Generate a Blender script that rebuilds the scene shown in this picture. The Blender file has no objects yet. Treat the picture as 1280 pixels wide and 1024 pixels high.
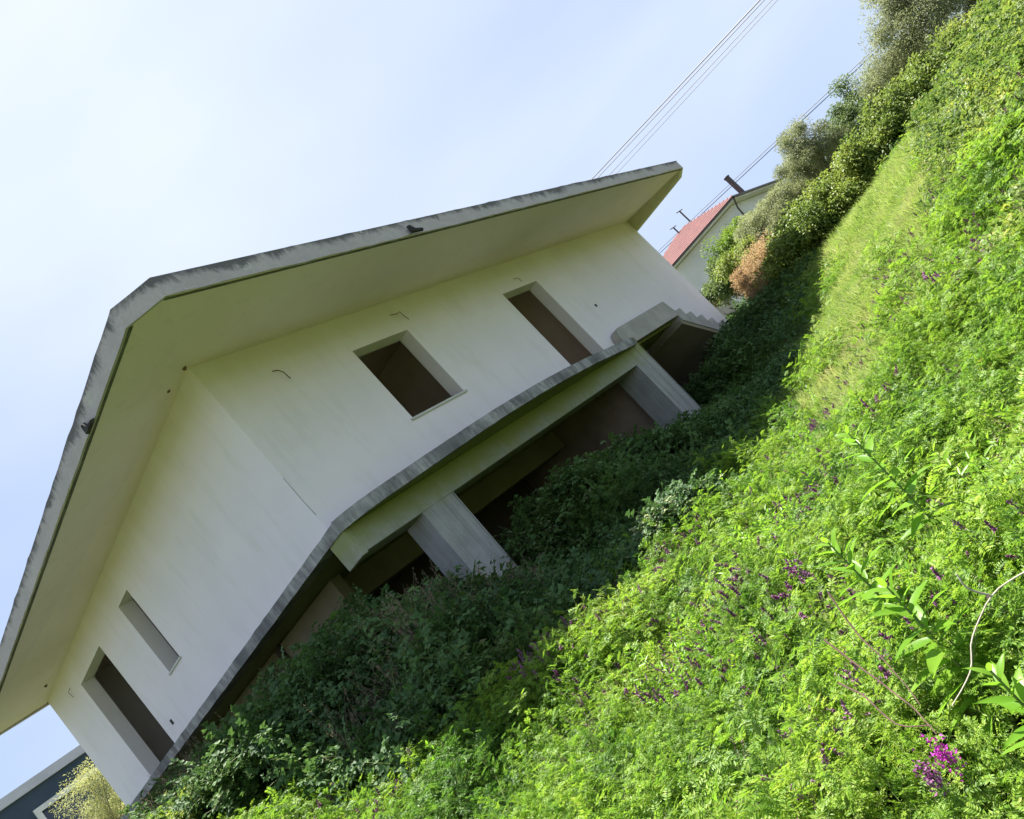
import bpy, math, random
import numpy as np
from mathutils import Matrix, Vector
random.seed(7); rng = np.random.default_rng(11)
scene = bpy.context.scene
COL = scene.collection
R = math.radians

# ------------------------------------------------------------------ camera, world, sun, exposure
EYE = Vector((-6.2725, -8.2233, 0.0))
cam_d = bpy.data.cameras.new('camera'); cam = bpy.data.objects.new('camera', cam_d); COL.objects.link(cam)
cam_d.sensor_width = 36.0; cam_d.lens = 1003.98/1280*36.0; cam_d.clip_start = 0.05; cam_d.clip_end = 2000
cam.matrix_world = Matrix(((0.52813562, 0.32234616, -0.78559896, EYE.x),
                           (-0.51391945, -0.61514515, -0.59789902, EYE.y),
                           (-0.67598784, 0.71950636, -0.1592201, EYE.z),
                           (0, 0, 0, 1)))
scene.camera = cam
SUN_EL, SUN_AZ = R(70), math.atan2(1.5, 1.0)      # azimuth counted from +X towards +Y
sdir = Vector((math.cos(SUN_EL)*math.cos(SUN_AZ), math.cos(SUN_EL)*math.sin(SUN_AZ), math.sin(SUN_EL)))
sun_d = bpy.data.lights.new('sun', 'SUN'); sun = bpy.data.objects.new('sun', sun_d); COL.objects.link(sun)
sun_d.energy = 4.8; sun_d.angle = R(0.53); sun_d.color = (1.0, 0.955, 0.88)
sun.rotation_euler = sdir.to_track_quat('Z', 'Y').to_euler()
world = bpy.data.worlds.new('World'); scene.world = world; world.use_nodes = True
wn = world.node_tree; wn.nodes.clear()
wo = wn.nodes.new('ShaderNodeOutputWorld'); wb = wn.nodes.new('ShaderNodeBackground')
sky = wn.nodes.new('ShaderNodeTexSky'); sky.sky_type = 'NISHITA'; sky.sun_disc = False
sky.sun_elevation = SUN_EL; sky.sun_rotation = R(90)-SUN_AZ
sky.air_density = 1.0; sky.dust_density = 1.4; sky.ozone_density = 1.6; sky.altitude = 100
tc = wn.nodes.new('ShaderNodeTexCoord')
mp = wn.nodes.new('ShaderNodeMapping'); mp.inputs['Scale'].default_value = (1.0, 1.0, 2.2); mp.inputs['Rotation'].default_value = (0.2, 0.1, 0.75)
n1 = wn.nodes.new('ShaderNodeTexNoise'); n1.inputs['Scale'].default_value = 1.2; mp.inputs['Location'].default_value = (15.3, 8.1, 3.33); n1.inputs['Detail'].default_value = 4; n1.inputs['Roughness'].default_value = 0.42; n1.inputs['Distortion'].default_value = 0.25
cr = wn.nodes.new('ShaderNodeValToRGB'); cr.color_ramp.elements[0].position = 0.38; cr.color_ramp.elements[0].color = (0.0,)*3+(1,)
cr.color_ramp.elements[1].position = 0.85; cr.color_ramp.elements[1].color = (0.95,)*3+(1,)
hz = wn.nodes.new('ShaderNodeMixRGB'); hz.inputs['Fac'].default_value = 0.85; hz.inputs['Color2'].default_value = (1.85, 2.45, 3.8, 1)   # thin even veil
mx = wn.nodes.new('ShaderNodeMixRGB'); mx.inputs['Color2'].default_value = (4.0, 4.3, 4.8, 1)
sx = wn.nodes.new('ShaderNodeSeparateXYZ'); up = wn.nodes.new('ShaderNodeMath'); up.operation = 'MULTIPLY_ADD'; up.inputs[1].default_value = 0.30; up.inputs[2].default_value = -0.13
ad = wn.nodes.new('ShaderNodeMath'); ad.operation = 'ADD'
lo = wn.nodes.new('ShaderNodeMath'); lo.operation = 'MULTIPLY_ADD'; lo.inputs[1].default_value = -0.9; lo.inputs[2].default_value = 0.28; lo.use_clamp = True
ad2 = wn.nodes.new('ShaderNodeMath'); ad2.operation = 'ADD'
wn.links.new(tc.outputs['Generated'], mp.inputs['Vector']); wn.links.new(mp.outputs[0], n1.inputs['Vector'])
wn.links.new(tc.outputs['Generated'], sx.inputs[0]); wn.links.new(sx.outputs[2], up.inputs[0]); wn.links.new(sx.outputs[2], lo.inputs[0])
wn.links.new(n1.outputs['Fac'], ad.inputs[0]); wn.links.new(up.outputs[0], ad.inputs[1]); wn.links.new(ad.outputs[0], ad2.inputs[0]); wn.links.new(lo.outputs[0], ad2.inputs[1])
wn.links.new(ad2.outputs[0], cr.inputs[0]); wn.links.new(cr.outputs[0], mx.inputs['Fac'])
wn.links.new(sky.outputs[0], hz.inputs['Color1']); wn.links.new(hz.outputs[0], mx.inputs['Color1']); wn.links.new(mx.outputs[0], wb.inputs['Color'])
wn.links.new(wb.outputs[0], wo.inputs['Surface'])
wb.inputs['Strength'].default_value = 0.067
scene.view_settings.view_transform = 'Standard'; scene.view_settings.look = 'None'
scene.view_settings.gamma = 1.0; scene.view_settings.use_curve_mapping = False
scene.view_settings.exposure = 1.85
scene.render.engine = 'CYCLES'
scene.cycles.max_bounces = 8; scene.cycles.diffuse_bounces = 4; scene.cycles.transmission_bounces = 4; scene.cycles.transparent_max_bounces = 6

# ------------------------------------------------------------------ helpers
def tag(o, label=None, cat=None, group=None, kind=None):
    if label: o['label'] = label
    if cat: o['category'] = cat
    if group: o['group'] = group
    if kind: o['kind'] = kind
    return o
def empty(name, loc=(0, 0, 0), rz=0, **k):
    o = bpy.data.objects.new(name, None); COL.objects.link(o); o.empty_display_size = 0.1
    o.location = loc; o.rotation_euler = (0, 0, rz); return tag(o, **k)
def linkobj(name, me, parent=None, world_geo=True):
    """mesh data in scene coordinates; keeps them when parented"""
    o = bpy.data.objects.new(name, me); COL.objects.link(o)
    if parent is not None:
        o.parent = parent
        if world_geo:
            o.matrix_parent_inverse = Matrix.LocRotScale(parent.location if parent.parent is None else Vector((0, 0, 0)), parent.rotation_euler, None).inverted() if parent.type == 'EMPTY' else Matrix.Identity(4)
    return o
class G:
    """geometry collector -> one mesh"""
    def __init__(s): s.v = []; s.f = []; s.m = []; s.r = []
    def add(s, vs, fs, m=0):
        b = len(s.v); s.v += [tuple(p) for p in vs]; r = random.random()
        for f in fs: s.f.append(tuple(b+i for i in f)); s.m.append(m); s.r.append(r)
    def box(s, a, b, m=0):
        x0, y0, z0 = a; x1, y1, z1 = b
        s.add([(x0,y0,z0),(x1,y0,z0),(x1,y1,z0),(x0,y1,z0),(x0,y0,z1),(x1,y0,z1),(x1,y1,z1),(x0,y1,z1)],
              [(0,3,2,1),(4,5,6,7),(0,1,5,4),(1,2,6,5),(2,3,7,6),(3,0,4,7)], m)
    def prism(s, base, top, m=0):
        n = len(base)
        s.add(list(base)+list(top), [tuple(reversed(range(n))), tuple(range(n, 2*n))]+[(i, (i+1) % n, n+(i+1) % n, n+i) for i in range(n)], m)
    def tube(s, pts, rad, n=6, m=0):
        pts = [Vector(p) for p in pts]; rings = []
        for i, p in enumerate(pts):
            t = (pts[min(i+1, len(pts)-1)]-pts[max(i-1, 0)]).normalized()
            a = t.cross(Vector((0.3, 0.2, 1)) if abs(t.z) < .9 else Vector((1, .1, 0))).normalized(); b = t.cross(a)
            r = rad[i] if isinstance(rad, (list, tuple)) else rad
            rings.append([p+(a*math.cos(2*math.pi*k/n)+b*math.sin(2*math.pi*k/n))*r for k in range(n)])
        vs = [q for ri in rings for q in ri]; fs = []
        for i in range(len(pts)-1):
            for k in range(n): fs.append((i*n+k, i*n+(k+1) % n, (i+1)*n+(k+1) % n, (i+1)*n+k))
        fs += [tuple(reversed(range(n))), tuple(range((len(pts)-1)*n, len(pts)*n))]
        s.add(vs, fs, m)
    def mesh(s, name, mats, smooth=False, bevel=0):
        me = bpy.data.meshes.new(name); me.from_pydata(s.v, [], s.f)
        for mt in (mats if isinstance(mats, (list, tuple)) else [mats]): me.materials.append(mt)
        me.polygons.foreach_set('material_index', s.m)
        at = me.attributes.new('rnd', 'FLOAT', 'FACE'); at.data.foreach_set('value', s.r)
        if smooth: me.polygons.foreach_set('use_smooth', [True]*len(s.f))
        me.update(); return me
    def obj(s, name, mats, parent=None, bevel=0, smooth=False):
        o = linkobj(name, s.mesh(name, mats, smooth), parent)
        if bevel:
            md = o.modifiers.new('bevel', 'BEVEL'); md.width = bevel; md.segments = 2; md.limit_method = 'ANGLE'
        return o
def npmesh(name, verts, tris, mats, midx=None, rnd=None, smooth=False):
    me = bpy.data.meshes.new(name); nv, nt = len(verts), len(tris)
    me.vertices.add(nv); me.vertices.foreach_set('co', np.asarray(verts, np.float32).ravel())
    me.loops.add(nt*3); me.loops.foreach_set('vertex_index', np.asarray(tris, np.int32).ravel())
    me.polygons.add(nt); me.polygons.foreach_set('loop_start', np.arange(0, nt*3, 3, dtype=np.int32))
    me.update(calc_edges=True)
    for mt in (mats if isinstance(mats, (list, tuple)) else [mats]): me.materials.append(mt)
    if midx is not None: me.polygons.foreach_set('material_index', np.asarray(midx, np.int32))
    at = me.attributes.new('rnd', 'FLOAT', 'FACE')
    at.data.foreach_set('value', np.asarray(rnd if rnd is not None else np.zeros(nt), np.float32))
    if smooth: me.polygons.foreach_set('use_smooth', np.ones(nt, bool))
    me.update(); return me

# ------------------------------------------------------------------ materials
def newmat(name):
    m = bpy.data.materials.new(name); m.use_nodes = True; nt = m.node_tree
    b = nt.nodes['Principled BSDF']; b.inputs['Specular IOR Level'].default_value = 0.3
    return m, nt, b
def N(nt, t, **k):
    n = nt.nodes.new(t)
    for a, v in k.items(): setattr(n, a, v)
    return n
def noise(nt, vec, scale, detail=4, rough=0.55, dist=0.0):
    n = N(nt, 'ShaderNodeTexNoise'); n.inputs['Scale'].default_value = scale; n.inputs['Detail'].default_value = detail
    n.inputs['Roughness'].default_value = rough; n.inputs['Distortion'].default_value = dist
    if vec is not None: nt.links.new(vec, n.inputs['Vector'])
    return n.outputs['Fac']
def ramp(nt, fac, stops):
    r = N(nt, 'ShaderNodeValToRGB'); e = r.color_ramp.elements
    while len(e) < len(stops): e.new(0.5)
    for i, (p, c) in enumerate(stops):
        e[i].position = p; e[i].color = tuple(c)+(1,) if len(c) == 3 else c
    nt.links.new(fac, r.inputs[0]); return r.outputs[0]
def mixc(nt, fac, a, b, mode='MIX'):
    m = N(nt, 'ShaderNodeMixRGB', blend_type=mode)
    for s, x in ((0, fac), (1, a), (2, b)):
        if hasattr(x, 'links'): nt.links.new(x, m.inputs[s])
        else: m.inputs[s].default_value = x if s == 0 else tuple(x)+(1,)
    return m.outputs[0]
def mth(nt, op, a, b=0.0, clamp=False):
    m = N(nt, 'ShaderNodeMath', operation=op, use_clamp=clamp)
    for s, x in ((0, a), (1, b)):
        if hasattr(x, 'links'): nt.links.new(x, m.inputs[s])
        else: m.inputs[s].default_value = x
    return m.outputs[0]
def posn(nt, scale=(1, 1, 1)):
    g = N(nt, 'ShaderNodeNewGeometry'); mp = N(nt, 'ShaderNodeMapping'); mp.inputs['Scale'].default_value = scale
    nt.links.new(g.outputs['Position'], mp.inputs['Vector']); return mp.outputs[0]
def sepz(nt):
    g = N(nt, 'ShaderNodeNewGeometry'); s = N(nt, 'ShaderNodeSeparateXYZ'); nt.links.new(g.outputs['Position'], s.inputs[0]); return s.outputs
def bump(nt, b, h, strength=0.3, dist=0.01):
    bp = N(nt, 'ShaderNodeBump'); bp.inputs['Strength'].default_value = strength; bp.inputs['Distance'].default_value = dist
    nt.links.new(h, bp.inputs['Height']); nt.links.new(bp.outputs[0], b.inputs['Normal'])
G3 = lambda v: (v, v, v)

def mat_wall():
    m, nt, b = newmat('wall_paint'); P = posn(nt); xyz = sepz(nt)
    c = mixc(nt, noise(nt, P, 0.9, 5), (0.77, 0.715, 0.755), (0.90, 0.84, 0.89))
    c = mixc(nt, ramp(nt, noise(nt, posn(nt, (1, 1, .25)), 3.0, 6, .65), [(0.52, G3(0)), (0.8, G3(0.40))]), c, (0.56, 0.55, 0.51))
    # algae film that grew downward from under the eaves
    hz = mth(nt, 'ADD', mth(nt, 'MULTIPLY', mth(nt, 'SUBTRACT', xyz[2], 4.05), 1.05), mth(nt, 'MULTIPLY', mth(nt, 'SUBTRACT', noise(nt, posn(nt, (1, 1, .4)), 1.3, 6, .6), 0.5), 1.1))
    c = mixc(nt, ramp(nt, hz, [(0.05, G3(0)), (0.6, G3(0.28)), (1.0, G3(0.60))]), c, (0.62, 0.56, 0.43))
    nt.links.new(c, b.inputs['Base Color']); b.inputs['Roughness'].default_value = 0.85
    bump(nt, b, noise(nt, P, 60, 4), 0.25, 0.004); return m
def mat_soffit():
    m, nt, b = newmat('soffit_paint'); P = posn(nt)
    c = mixc(nt, noise(nt, P, 0.7, 5, .6), (0.74, 0.64, 0.60), (0.84, 0.735, 0.70))
    c = mixc(nt, ramp(nt, noise(nt, P, 4, 6, .7), [(0.55, G3(0)), (0.8, G3(0.5))]), c, (0.58, 0.52, 0.38))
    nt.links.new(c, b.inputs['Base Color']); b.inputs['Roughness'].default_value = 0.9
    bump(nt, b, noise(nt, P, 25, 4), 0.2, 0.006); return m
def mat_fascia():
    m, nt, b = newmat('weathered_fascia_concrete'); P = posn(nt); at = N(nt, 'ShaderNodeAttribute', attribute_name='rnd')
    base = mixc(nt, noise(nt, P, 2.2, 6, .6), (0.37, 0.335, 0.325), (0.58, 0.535, 0.52))
    st = mth(nt, 'ADD', mth(nt, 'MULTIPLY', noise(nt, posn(nt, (1, 1, .35)), 3.4, 8, .8, .7), .62), mth(nt, 'MULTIPLY', noise(nt, P, 1.7, 4, .6), .38))      # run-off streaks of uneven length
    xyz = sepz(nt)
    h = mth(nt, 'MULTIPLY', mth(nt, 'SUBTRACT', mth(nt, 'SUBTRACT', xyz[2], mth(nt, 'MULTIPLY', mth(nt, 'MAXIMUM', mth(nt, 'ADD', xyz[1], 1.6), 0.0), 0.0194)), 4.90), 2.4)
    k = mth(nt, 'ADD', mth(nt, 'MULTIPLY', mth(nt, 'SUBTRACT', st, 0.48), 2.2), h)
    c = mixc(nt, ramp(nt, k, [(0.0, G3(0.08)), (0.26, G3(0.9))]), base, (0.10, 0.095, 0.10))
    c = mixc(nt, ramp(nt, noise(nt, P, 4, 6, .75, .8), [(0.60, G3(0)), (0.64, G3(0.8))]), c, (0.50, 0.48, 0.43))
    c = mixc(nt, ramp(nt, noise(nt, P, 7, 8, .8, 1.5), [(0.485, G3(0)), (0.5, G3(0.45)), (0.515, G3(0))]), c, (0.10, 0.095, 0.10))
    nt.links.new(c, b.inputs['Base Color']); b.inputs['Roughness'].default_value = 0.95
    bump(nt, b, mth(nt, 'ADD', noise(nt, P, 18, 6, .7), st), 0.6, 0.015); return m
def mat_slabedge():
    m, nt, b = newmat('dark_weathered_slab_edge'); P = posn(nt)
    base = mixc(nt, noise(nt, P, 2.0, 6, .65), (0.08, 0.075, 0.08), (0.26, 0.245, 0.245))
    st = mth(nt, 'ADD', mth(nt, 'MULTIPLY', noise(nt, posn(nt, (1, 1, .15)), 8, 6, .8, .6), .6), mth(nt, 'MULTIPLY', noise(nt, P, 2.7, 4, .6), .4))
    c = mixc(nt, ramp(nt, st, [(0.42, G3(0)), (0.62, G3(0.85))]), base, (0.55, 0.55, 0.53))
    c = mixc(nt, ramp(nt, noise(nt, P, .9, 3), [(0.45, G3(0)), (0.6, G3(0.75))]), c, (0.13, 0.13, 0.135))
    nt.links.new(c, b.inputs['Base Color']); b.inputs['Roughness'].default_value = 0.95
    bump(nt, b, mth(nt, 'ADD', noise(nt, P, 22, 6, .7), st), 0.7, 0.015); return m
def mat_board_concrete():
    m, nt, b = newmat('board_marked_concrete'); P = posn(nt); xyz = sepz(nt)
    c = mixc(nt, noise(nt, P, 1.6, 6, .6), (0.31, 0.31, 0.295), (0.48, 0.475, 0.465))
    gr = mth(nt, 'ADD', mth(nt, 'MULTIPLY', noise(nt, posn(nt, (1, 1, .07)), 13, 6, .75, .3), .6), mth(nt, 'MULTIPLY', noise(nt, P, 3.1, 5, .7), .4))
    c = mixc(nt, ramp(nt, gr, [(0.40, G3(0.55)), (0.6, G3(0))]), c, (0.21, 0.22, 0.195))
    # moss near the damp underside of the slab
    k = mth(nt, 'ADD', mth(nt, 'MULTIPLY', mth(nt, 'SUBTRACT', xyz[2], 1.5), 1.5), mth(nt, 'SUBTRACT', noise(nt, P, 2.2, 6, .65), 0.45))
    c = mixc(nt, ramp(nt, k, [(0.0, G3(0)), (0.5, G3(0.85))]), c, (0.25, 0.27, 0.085))
    nt.links.new(c, b.inputs['Base Color']); b.inputs['Roughness'].default_value = 0.92
    bump(nt, b, mth(nt, 'ADD', gr, noise(nt, P, 40, 4)), 0.6, 0.012); return m
def mat_noise(name, a, bb, scale=3, rough=0.9, bs=0.3, bsc=30, spec=0.3, sc=(1, 1, 1)):
    m, nt, b = newmat(name); P = posn(nt, sc)
    nt.links.new(mixc(nt, ramp(nt, noise(nt, P, scale, 6, .6), [(0.3, G3(0)), (0.7, G3(1))]), a, bb), b.inputs['Base Color'])
    b.inputs['Roughness'].default_value = rough; b.inputs['Specular IOR Level'].default_value = spec
    if bs: bump(nt, b, noise(nt, P, bsc, 4), bs, 0.01)
    return m
def mat_leaf(name, stops, trans=0.4, rough=0.45, nscale=0.7, wr=0.4, wo=0.25, wn_=0.5, tboost=1.5):
    m = bpy.data.materials.new(name); m.use_nodes = True; nt = m.node_tree; b = nt.nodes['Principled BSDF']
    at = N(nt, 'ShaderNodeAttribute', attribute_name='rnd'); oi = N(nt, 'ShaderNodeObjectInfo')
    f = mth(nt, 'ADD', mth(nt, 'MULTIPLY', at.outputs['Fac'], wr), mth(nt, 'MULTIPLY', oi.outputs['Random'], wo))
    nz = ramp(nt, noise(nt, posn(nt), nscale, 5, .6), [(0.3, G3(0)), (0.7, G3(1))])
    f = mth(nt, 'ADD', f, mth(nt, 'MULTIPLY', nz, wn_))
    c = ramp(nt, f, stops)
    nt.links.new(c, b.inputs['Base Color']); b.inputs['Roughness'].default_value = rough; b.inputs['Specular IOR Level'].default_value = 0.2
    t = N(nt, 'ShaderNodeBsdfTranslucent'); nt.links.new(mixc(nt, 1.0, c, (tboost, tboost, tboost*0.8), 'MULTIPLY'), t.inputs['Color'])
    ms = N(nt, 'ShaderNodeMixShader'); ms.inputs[0].default_value = trans
    nt.links.new(b.outputs[0], ms.inputs[1]); nt.links.new(t.outputs[0], ms.inputs[2])
    nt.links.new(ms.outputs[0], nt.nodes['Material Output'].inputs['Surface']); return m

M_wall = mat_wall(); M_soffit = mat_soffit(); M_fascia = mat_fascia(); M_edge = mat_slabedge(); M_board = mat_board_concrete()
M_conc = mat_noise('grey_concrete', (0.34, 0.315, 0.29), (0.50, 0.465, 0.43), 2.2)
M_tan = mat_noise('tan_render', (0.20, 0.17, 0.11), (0.30, 0.26, 0.18), 1.2)
M_pink = mat_noise('pinkish_bare_render', (0.22, 0.165, 0.125), (0.36, 0.28, 0.22), 1.4)
M_inner = mat_noise('brown_interior_render', (0.66, 0.50, 0.42), (0.82, 0.67, 0.58), 0.8)
M_darkin = mat_noise('dark_grey_interior_render', (0.24, 0.25, 0.22), (0.32, 0.32, 0.29), 0.8)
M_hole = mat_noise('dark_break_and_hole', (0.020, 0.020, 0.020), (0.06, 0.06, 0.055), 9)  # near black: the dark inside holes and breaks is put into the colour
M_marble = mat_noise('pale_stone_sill', (0.5, 0.5, 0.48), (0.62, 0.62, 0.6), 6, .5)
M_rust = mat_noise('rusty_wire', (0.09, 0.05, 0.03), (0.2, 0.12, 0.07), 20)
M_soil = mat_noise('soil_and_leaf_litter', (0.035, 0.045, 0.018), (0.085, 0.10, 0.035), 2.5, 1, .8, 14)
M_bark = mat_noise('grey_bark', (0.10, 0.085, 0.065), (0.20, 0.175, 0.14), 9, .95, .6, 40, .2, (1, 1, .3))
M_drystem = mat_noise('bleached_dry_stem', (0.34, 0.29, 0.23), (0.50, 0.45, 0.38), 15)
M_darkstem = mat_noise('dark_brown_stem', (0.06, 0.035, 0.03), (0.12, 0.07, 0.055), 15)
M_greenstem = mat_noise('green_stem', (0.10, 0.15, 0.03), (0.16, 0.22, 0.06), 15, .6)
M_white = mat_noise('off_white_far_wall', (0.55, 0.55, 0.52), (0.66, 0.66, 0.62), .8)
M_tile = mat_noise('pinkish_red_roof', (0.095, 0.029, 0.028), (0.15, 0.05, 0.046), 3, .8)
M_trim = mat_noise('dark_metal_trim', (0.06, 0.05, 0.05), (0.1, 0.085, 0.08), 3, .6)
M_navy = mat_noise('navy_blue_wall', (0.030, 0.050, 0.072), (0.040, 0.064, 0.09), .7, .7)
M_band = mat_noise('pale_grey_parapet', (0.40, 0.41, 0.44), (0.48, 0.49, 0.52), .8, .8)
M_brick = mat_noise('terracotta_patch', (0.28, 0.12, 0.06), (0.42, 0.22, 0.12), 5)
m_, nt_, b_ = newmat('dark_window_glass'); b_.inputs['Base Color'].default_value = (0.02, 0.035, 0.06, 1); b_.inputs['Roughness'].default_value = 0.08; b_.inputs['Specular IOR Level'].default_value = 0.6; M_glass = m_
m_, nt_, b_ = newmat('black_cable'); b_.inputs['Base Color'].default_value = (0.05, 0.05, 0.06, 1); b_.inputs['Roughness'].default_value = 0.6; M_cable = m_

L_vetch = mat_leaf('vetch_leaf', [(0.15, (0.044, 0.114, 0.021)), (0.45, (0.123, 0.235, 0.026)), (0.75, (0.212, 0.332, 0.035)), (0.97, (0.323, 0.372, 0.080))], .42, wr=.45, wn_=.4)
L_grass = mat_leaf('meadow_grass', [(0.12, (0.103, 0.174, 0.037)), (0.4, (0.169, 0.261, 0.051)), (0.7, (0.253, 0.316, 0.087)), (0.95, (0.356, 0.311, 0.188))], .4, nscale=.55, wr=.35, wo=.35, wn_=.45)
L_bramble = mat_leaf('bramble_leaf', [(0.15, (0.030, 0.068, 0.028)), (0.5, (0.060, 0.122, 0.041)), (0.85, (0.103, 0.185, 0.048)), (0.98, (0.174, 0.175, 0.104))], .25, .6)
L_broad = mat_leaf('broad_weed_leaf', [(0.15, (0.035, 0.079, 0.023)), (0.45, (0.092, 0.155, 0.036)), (0.8, (0.192, 0.254, 0.045)), (0.98, (0.332, 0.333, 0.076))], .4, .5, nscale=1.1)
L_pale = mat_leaf('pale_silvery_leaf', [(0.1, (0.22, 0.30, 0.13)), (0.6, (0.42, 0.47, 0.28)), (0.95, (0.58, 0.58, 0.40))], .3, .5)
L_olive = mat_leaf('olive_leaf', [(0.1, (0.141, 0.167, 0.080)), (0.55, (0.242, 0.269, 0.140)), (0.95, (0.363, 0.387, 0.224))], .3, .5, nscale=1.4, tboost=1.2)
L_hedge = mat_leaf('hedge_leaf', [(0.1, (0.059, 0.106, 0.028)), (0.5, (0.149, 0.207, 0.045)), (0.95, (0.245, 0.282, 0.057))], .35, nscale=1.6)
L_fresh = mat_leaf('fresh_green_leaf', [(0.1, (0.053, 0.098, 0.014)), (0.6, (0.128, 0.204, 0.024)), (0.95, (0.242, 0.294, 0.038))], .4)
L_dark = mat_leaf('dark_tree_leaf', [(0.1, (0.052, 0.083, 0.030)), (0.6, (0.098, 0.147, 0.047)), (0.95, (0.175, 0.227, 0.084))], .3)
L_brown = mat_leaf('dry_brown_leaf', [(0.1, (0.187, 0.119, 0.068)), (0.6, (0.341, 0.225, 0.135)), (0.95, (0.462, 0.350, 0.203))], .3, .8)
L_willow = mat_leaf('pale_willow_leaf', [(0.1, (0.20, 0.23, 0.09)), (0.6, (0.36, 0.38, 0.18)), (0.95, (0.50, 0.50, 0.30))], .35)
L_lance = mat_leaf('lance_leaf', [(0.1, (0.081, 0.197, 0.020)), (0.6, (0.142, 0.288, 0.022)), (0.95, (0.207, 0.351, 0.038))], .5, .35)
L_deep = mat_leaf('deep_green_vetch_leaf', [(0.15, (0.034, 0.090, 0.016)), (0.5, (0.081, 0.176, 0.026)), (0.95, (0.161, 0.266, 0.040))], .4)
L_vetch_shaded = mat_leaf('shade_tinted_vetch_leaf', [(0.15, (0.033, 0.077, 0.020)), (0.5, (0.066, 0.138, 0.030)), (0.95, (0.121, 0.209, 0.045))], .3)  # vetch leaf again, darkened: the house shadow is put into its colour
L_flower = mat_leaf('vetch_flower_petal', [(0.1, (0.10, 0.028, 0.085)), (0.6, (0.21, 0.06, 0.18)), (0.95, (0.36, 0.17, 0.34))], .25, .6, tboost=1.0)
L_magenta = mat_leaf('magenta_petal', [(0.1, (0.30, 0.02, 0.24)), (0.9, (0.52, 0.06, 0.46))], .3, .6, tboost=1.0)
L_straw = mat_leaf('dry_straw', [(0.1, (0.16, 0.12, 0.085)), (0.6, (0.26, 0.20, 0.15)), (0.95, (0.38, 0.31, 0.22))], .2, .8, tboost=1.1)
L_yellow = mat_leaf('yellow_blossom', [(0.1, (0.55, 0.50, 0.03)), (0.9, (0.75, 0.70, 0.08))], .3, .6, tboost=1.0)

# ------------------------------------------------------------------ terrain
def W(az, d): return (EYE.x+d*math.cos(R(az)), EYE.y+d*math.sin(R(az)))
CP = []
def cpt(az, el, d, veg=0.3): x, y = W(az, d); CP.append((x, y, d*math.tan(R(el))-veg))
for a in [(41.9, -22.45, 2.6), (55.7, -10.66, 5.0), (61.2, -4.58, 6.8, .25), (13.5, -13.24, 4.0), (6.7, -5.71, 6.0), (0.73, 1.2, 9.5), (-1.9, 4.2, 12.5), (1.6, 4.6, 19, .4),
          (6.2, 2.98, 22, .3), (12, 0.1, 15, .3), (12.9, 2.4, 20.5, .3), (17.6, -1.6, 13, .3), (23.7, -5.92, 9.8), (32.4, -5.2, 8.6, .35), (42.6, -4.9, 7.4, .35),
          (35.3, -13.97, 4.1), (22.6, -11.2, 5.0), (3.3, 4.1, 18, .3), (4.5, -1.3, 8.5), (31.4, -29.65, 1.85, .3), (27, -12, 4.7)]: cpt(*a)
CP += [(-6.3, -8.2, -1.42), (-7.5, -9.5, -1.3), (-5, -10.5, -.8), (-9, -6, -1.2), (-8, -2, -.6), (-5, -1, -.5), (-3, 2, .05), (-3, 7, .3), (-3, 13, .6), (-8, 8, .3), (0, 14, .5),
       (0, -.5, -.65), (3, -1, -.85), (7, -1, -.95), (9, -.8, -.75), (12, -.8, .1), (14.4, -.4, .45), (18, 0, .6), (2, 3, -.9), (8, 5, -.9), (2, 9, -.3), (13, 6, .3), (16, 10, .7),
       (-1, 1, -.4), (-1, 5, -.1), (5, -12, 1.2), (12, -14, 2.4), (0, -14, .6), (28, -4, 1.9), (28, 5, 1.2), (28, 15, 1.2), (30, -14, 3.0), (-20, -10, -1), (-20, 10, 0), (0, 30, .8), (20, 30, 1.2), (-5, -30, .5), (-10, -16, -.6)]
CP = np.array(CP); cx, cy, cz = CP.T
def U(r2): return np.where(r2 > 1e-9, r2*np.log(np.maximum(r2, 1e-9))*0.5, 0)
n_ = len(CP); K = U((cx[:, None]-cx)**2+(cy[:, None]-cy)**2)+np.eye(n_)*0.6
A = np.zeros((n_+3, n_+3)); A[:n_, :n_] = K; A[:n_, n_] = 1; A[:n_, n_+1] = cx; A[:n_, n_+2] = cy; A[n_:, :n_] = A[:n_, n_:].T
sol = np.linalg.solve(A, np.concatenate([cz, np.zeros(3)]))
def ground(x, y):
    x = np.atleast_1d(np.asarray(x, float)); y = np.atleast_1d(np.asarray(y, float)); sh = x.shape; x = x.ravel(); y = y.ravel()
    out = np.empty(len(x))
    for i in range(0, len(x), 20000):
        a, b = x[i:i+20000], y[i:i+20000]
        out[i:i+20000] = U((a[:, None]-cx)**2+(b[:, None]-cy)**2)@sol[:n_]+sol[n_]+sol[n_+1]*a+sol[n_+2]*b
    r = np.hypot(x-4, y+2); w = np.clip((55-r)/28, 0, 1); w = w*w*(3-2*w)
    out = out*w+1.3*(1-w)
    out += 0.05*np.sin(x*2.1+1.3*np.sin(y*1.7))*np.sin(y*1.9+.6)*np.clip(r/6, 0, 1)
    return out.reshape(sh)
def gz(x, y): return float(ground(x, y)[0])
t = np.linspace(-1, 1, 430); g1 = np.sinh(t*4.6)/np.sinh(4.6)*420
gx, gy = np.meshgrid(g1-3.5, g1-6.0, indexing='ij'); zz = ground(gx, gy)
V = np.stack([gx.ravel(), gy.ravel(), zz.ravel()], 1); nn = len(t)
ii, jj = np.meshgrid(np.arange(nn-1), np.arange(nn-1), indexing='ij'); a = (ii*nn+jj).ravel()
T = np.concatenate([np.stack([a, a+nn, a+nn+1], 1), np.stack([a, a+nn+1, a+1], 1)])
go = linkobj('ground', npmesh('ground', V, T, M_soil, smooth=True)); tag(go, kind='structure')

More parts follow.
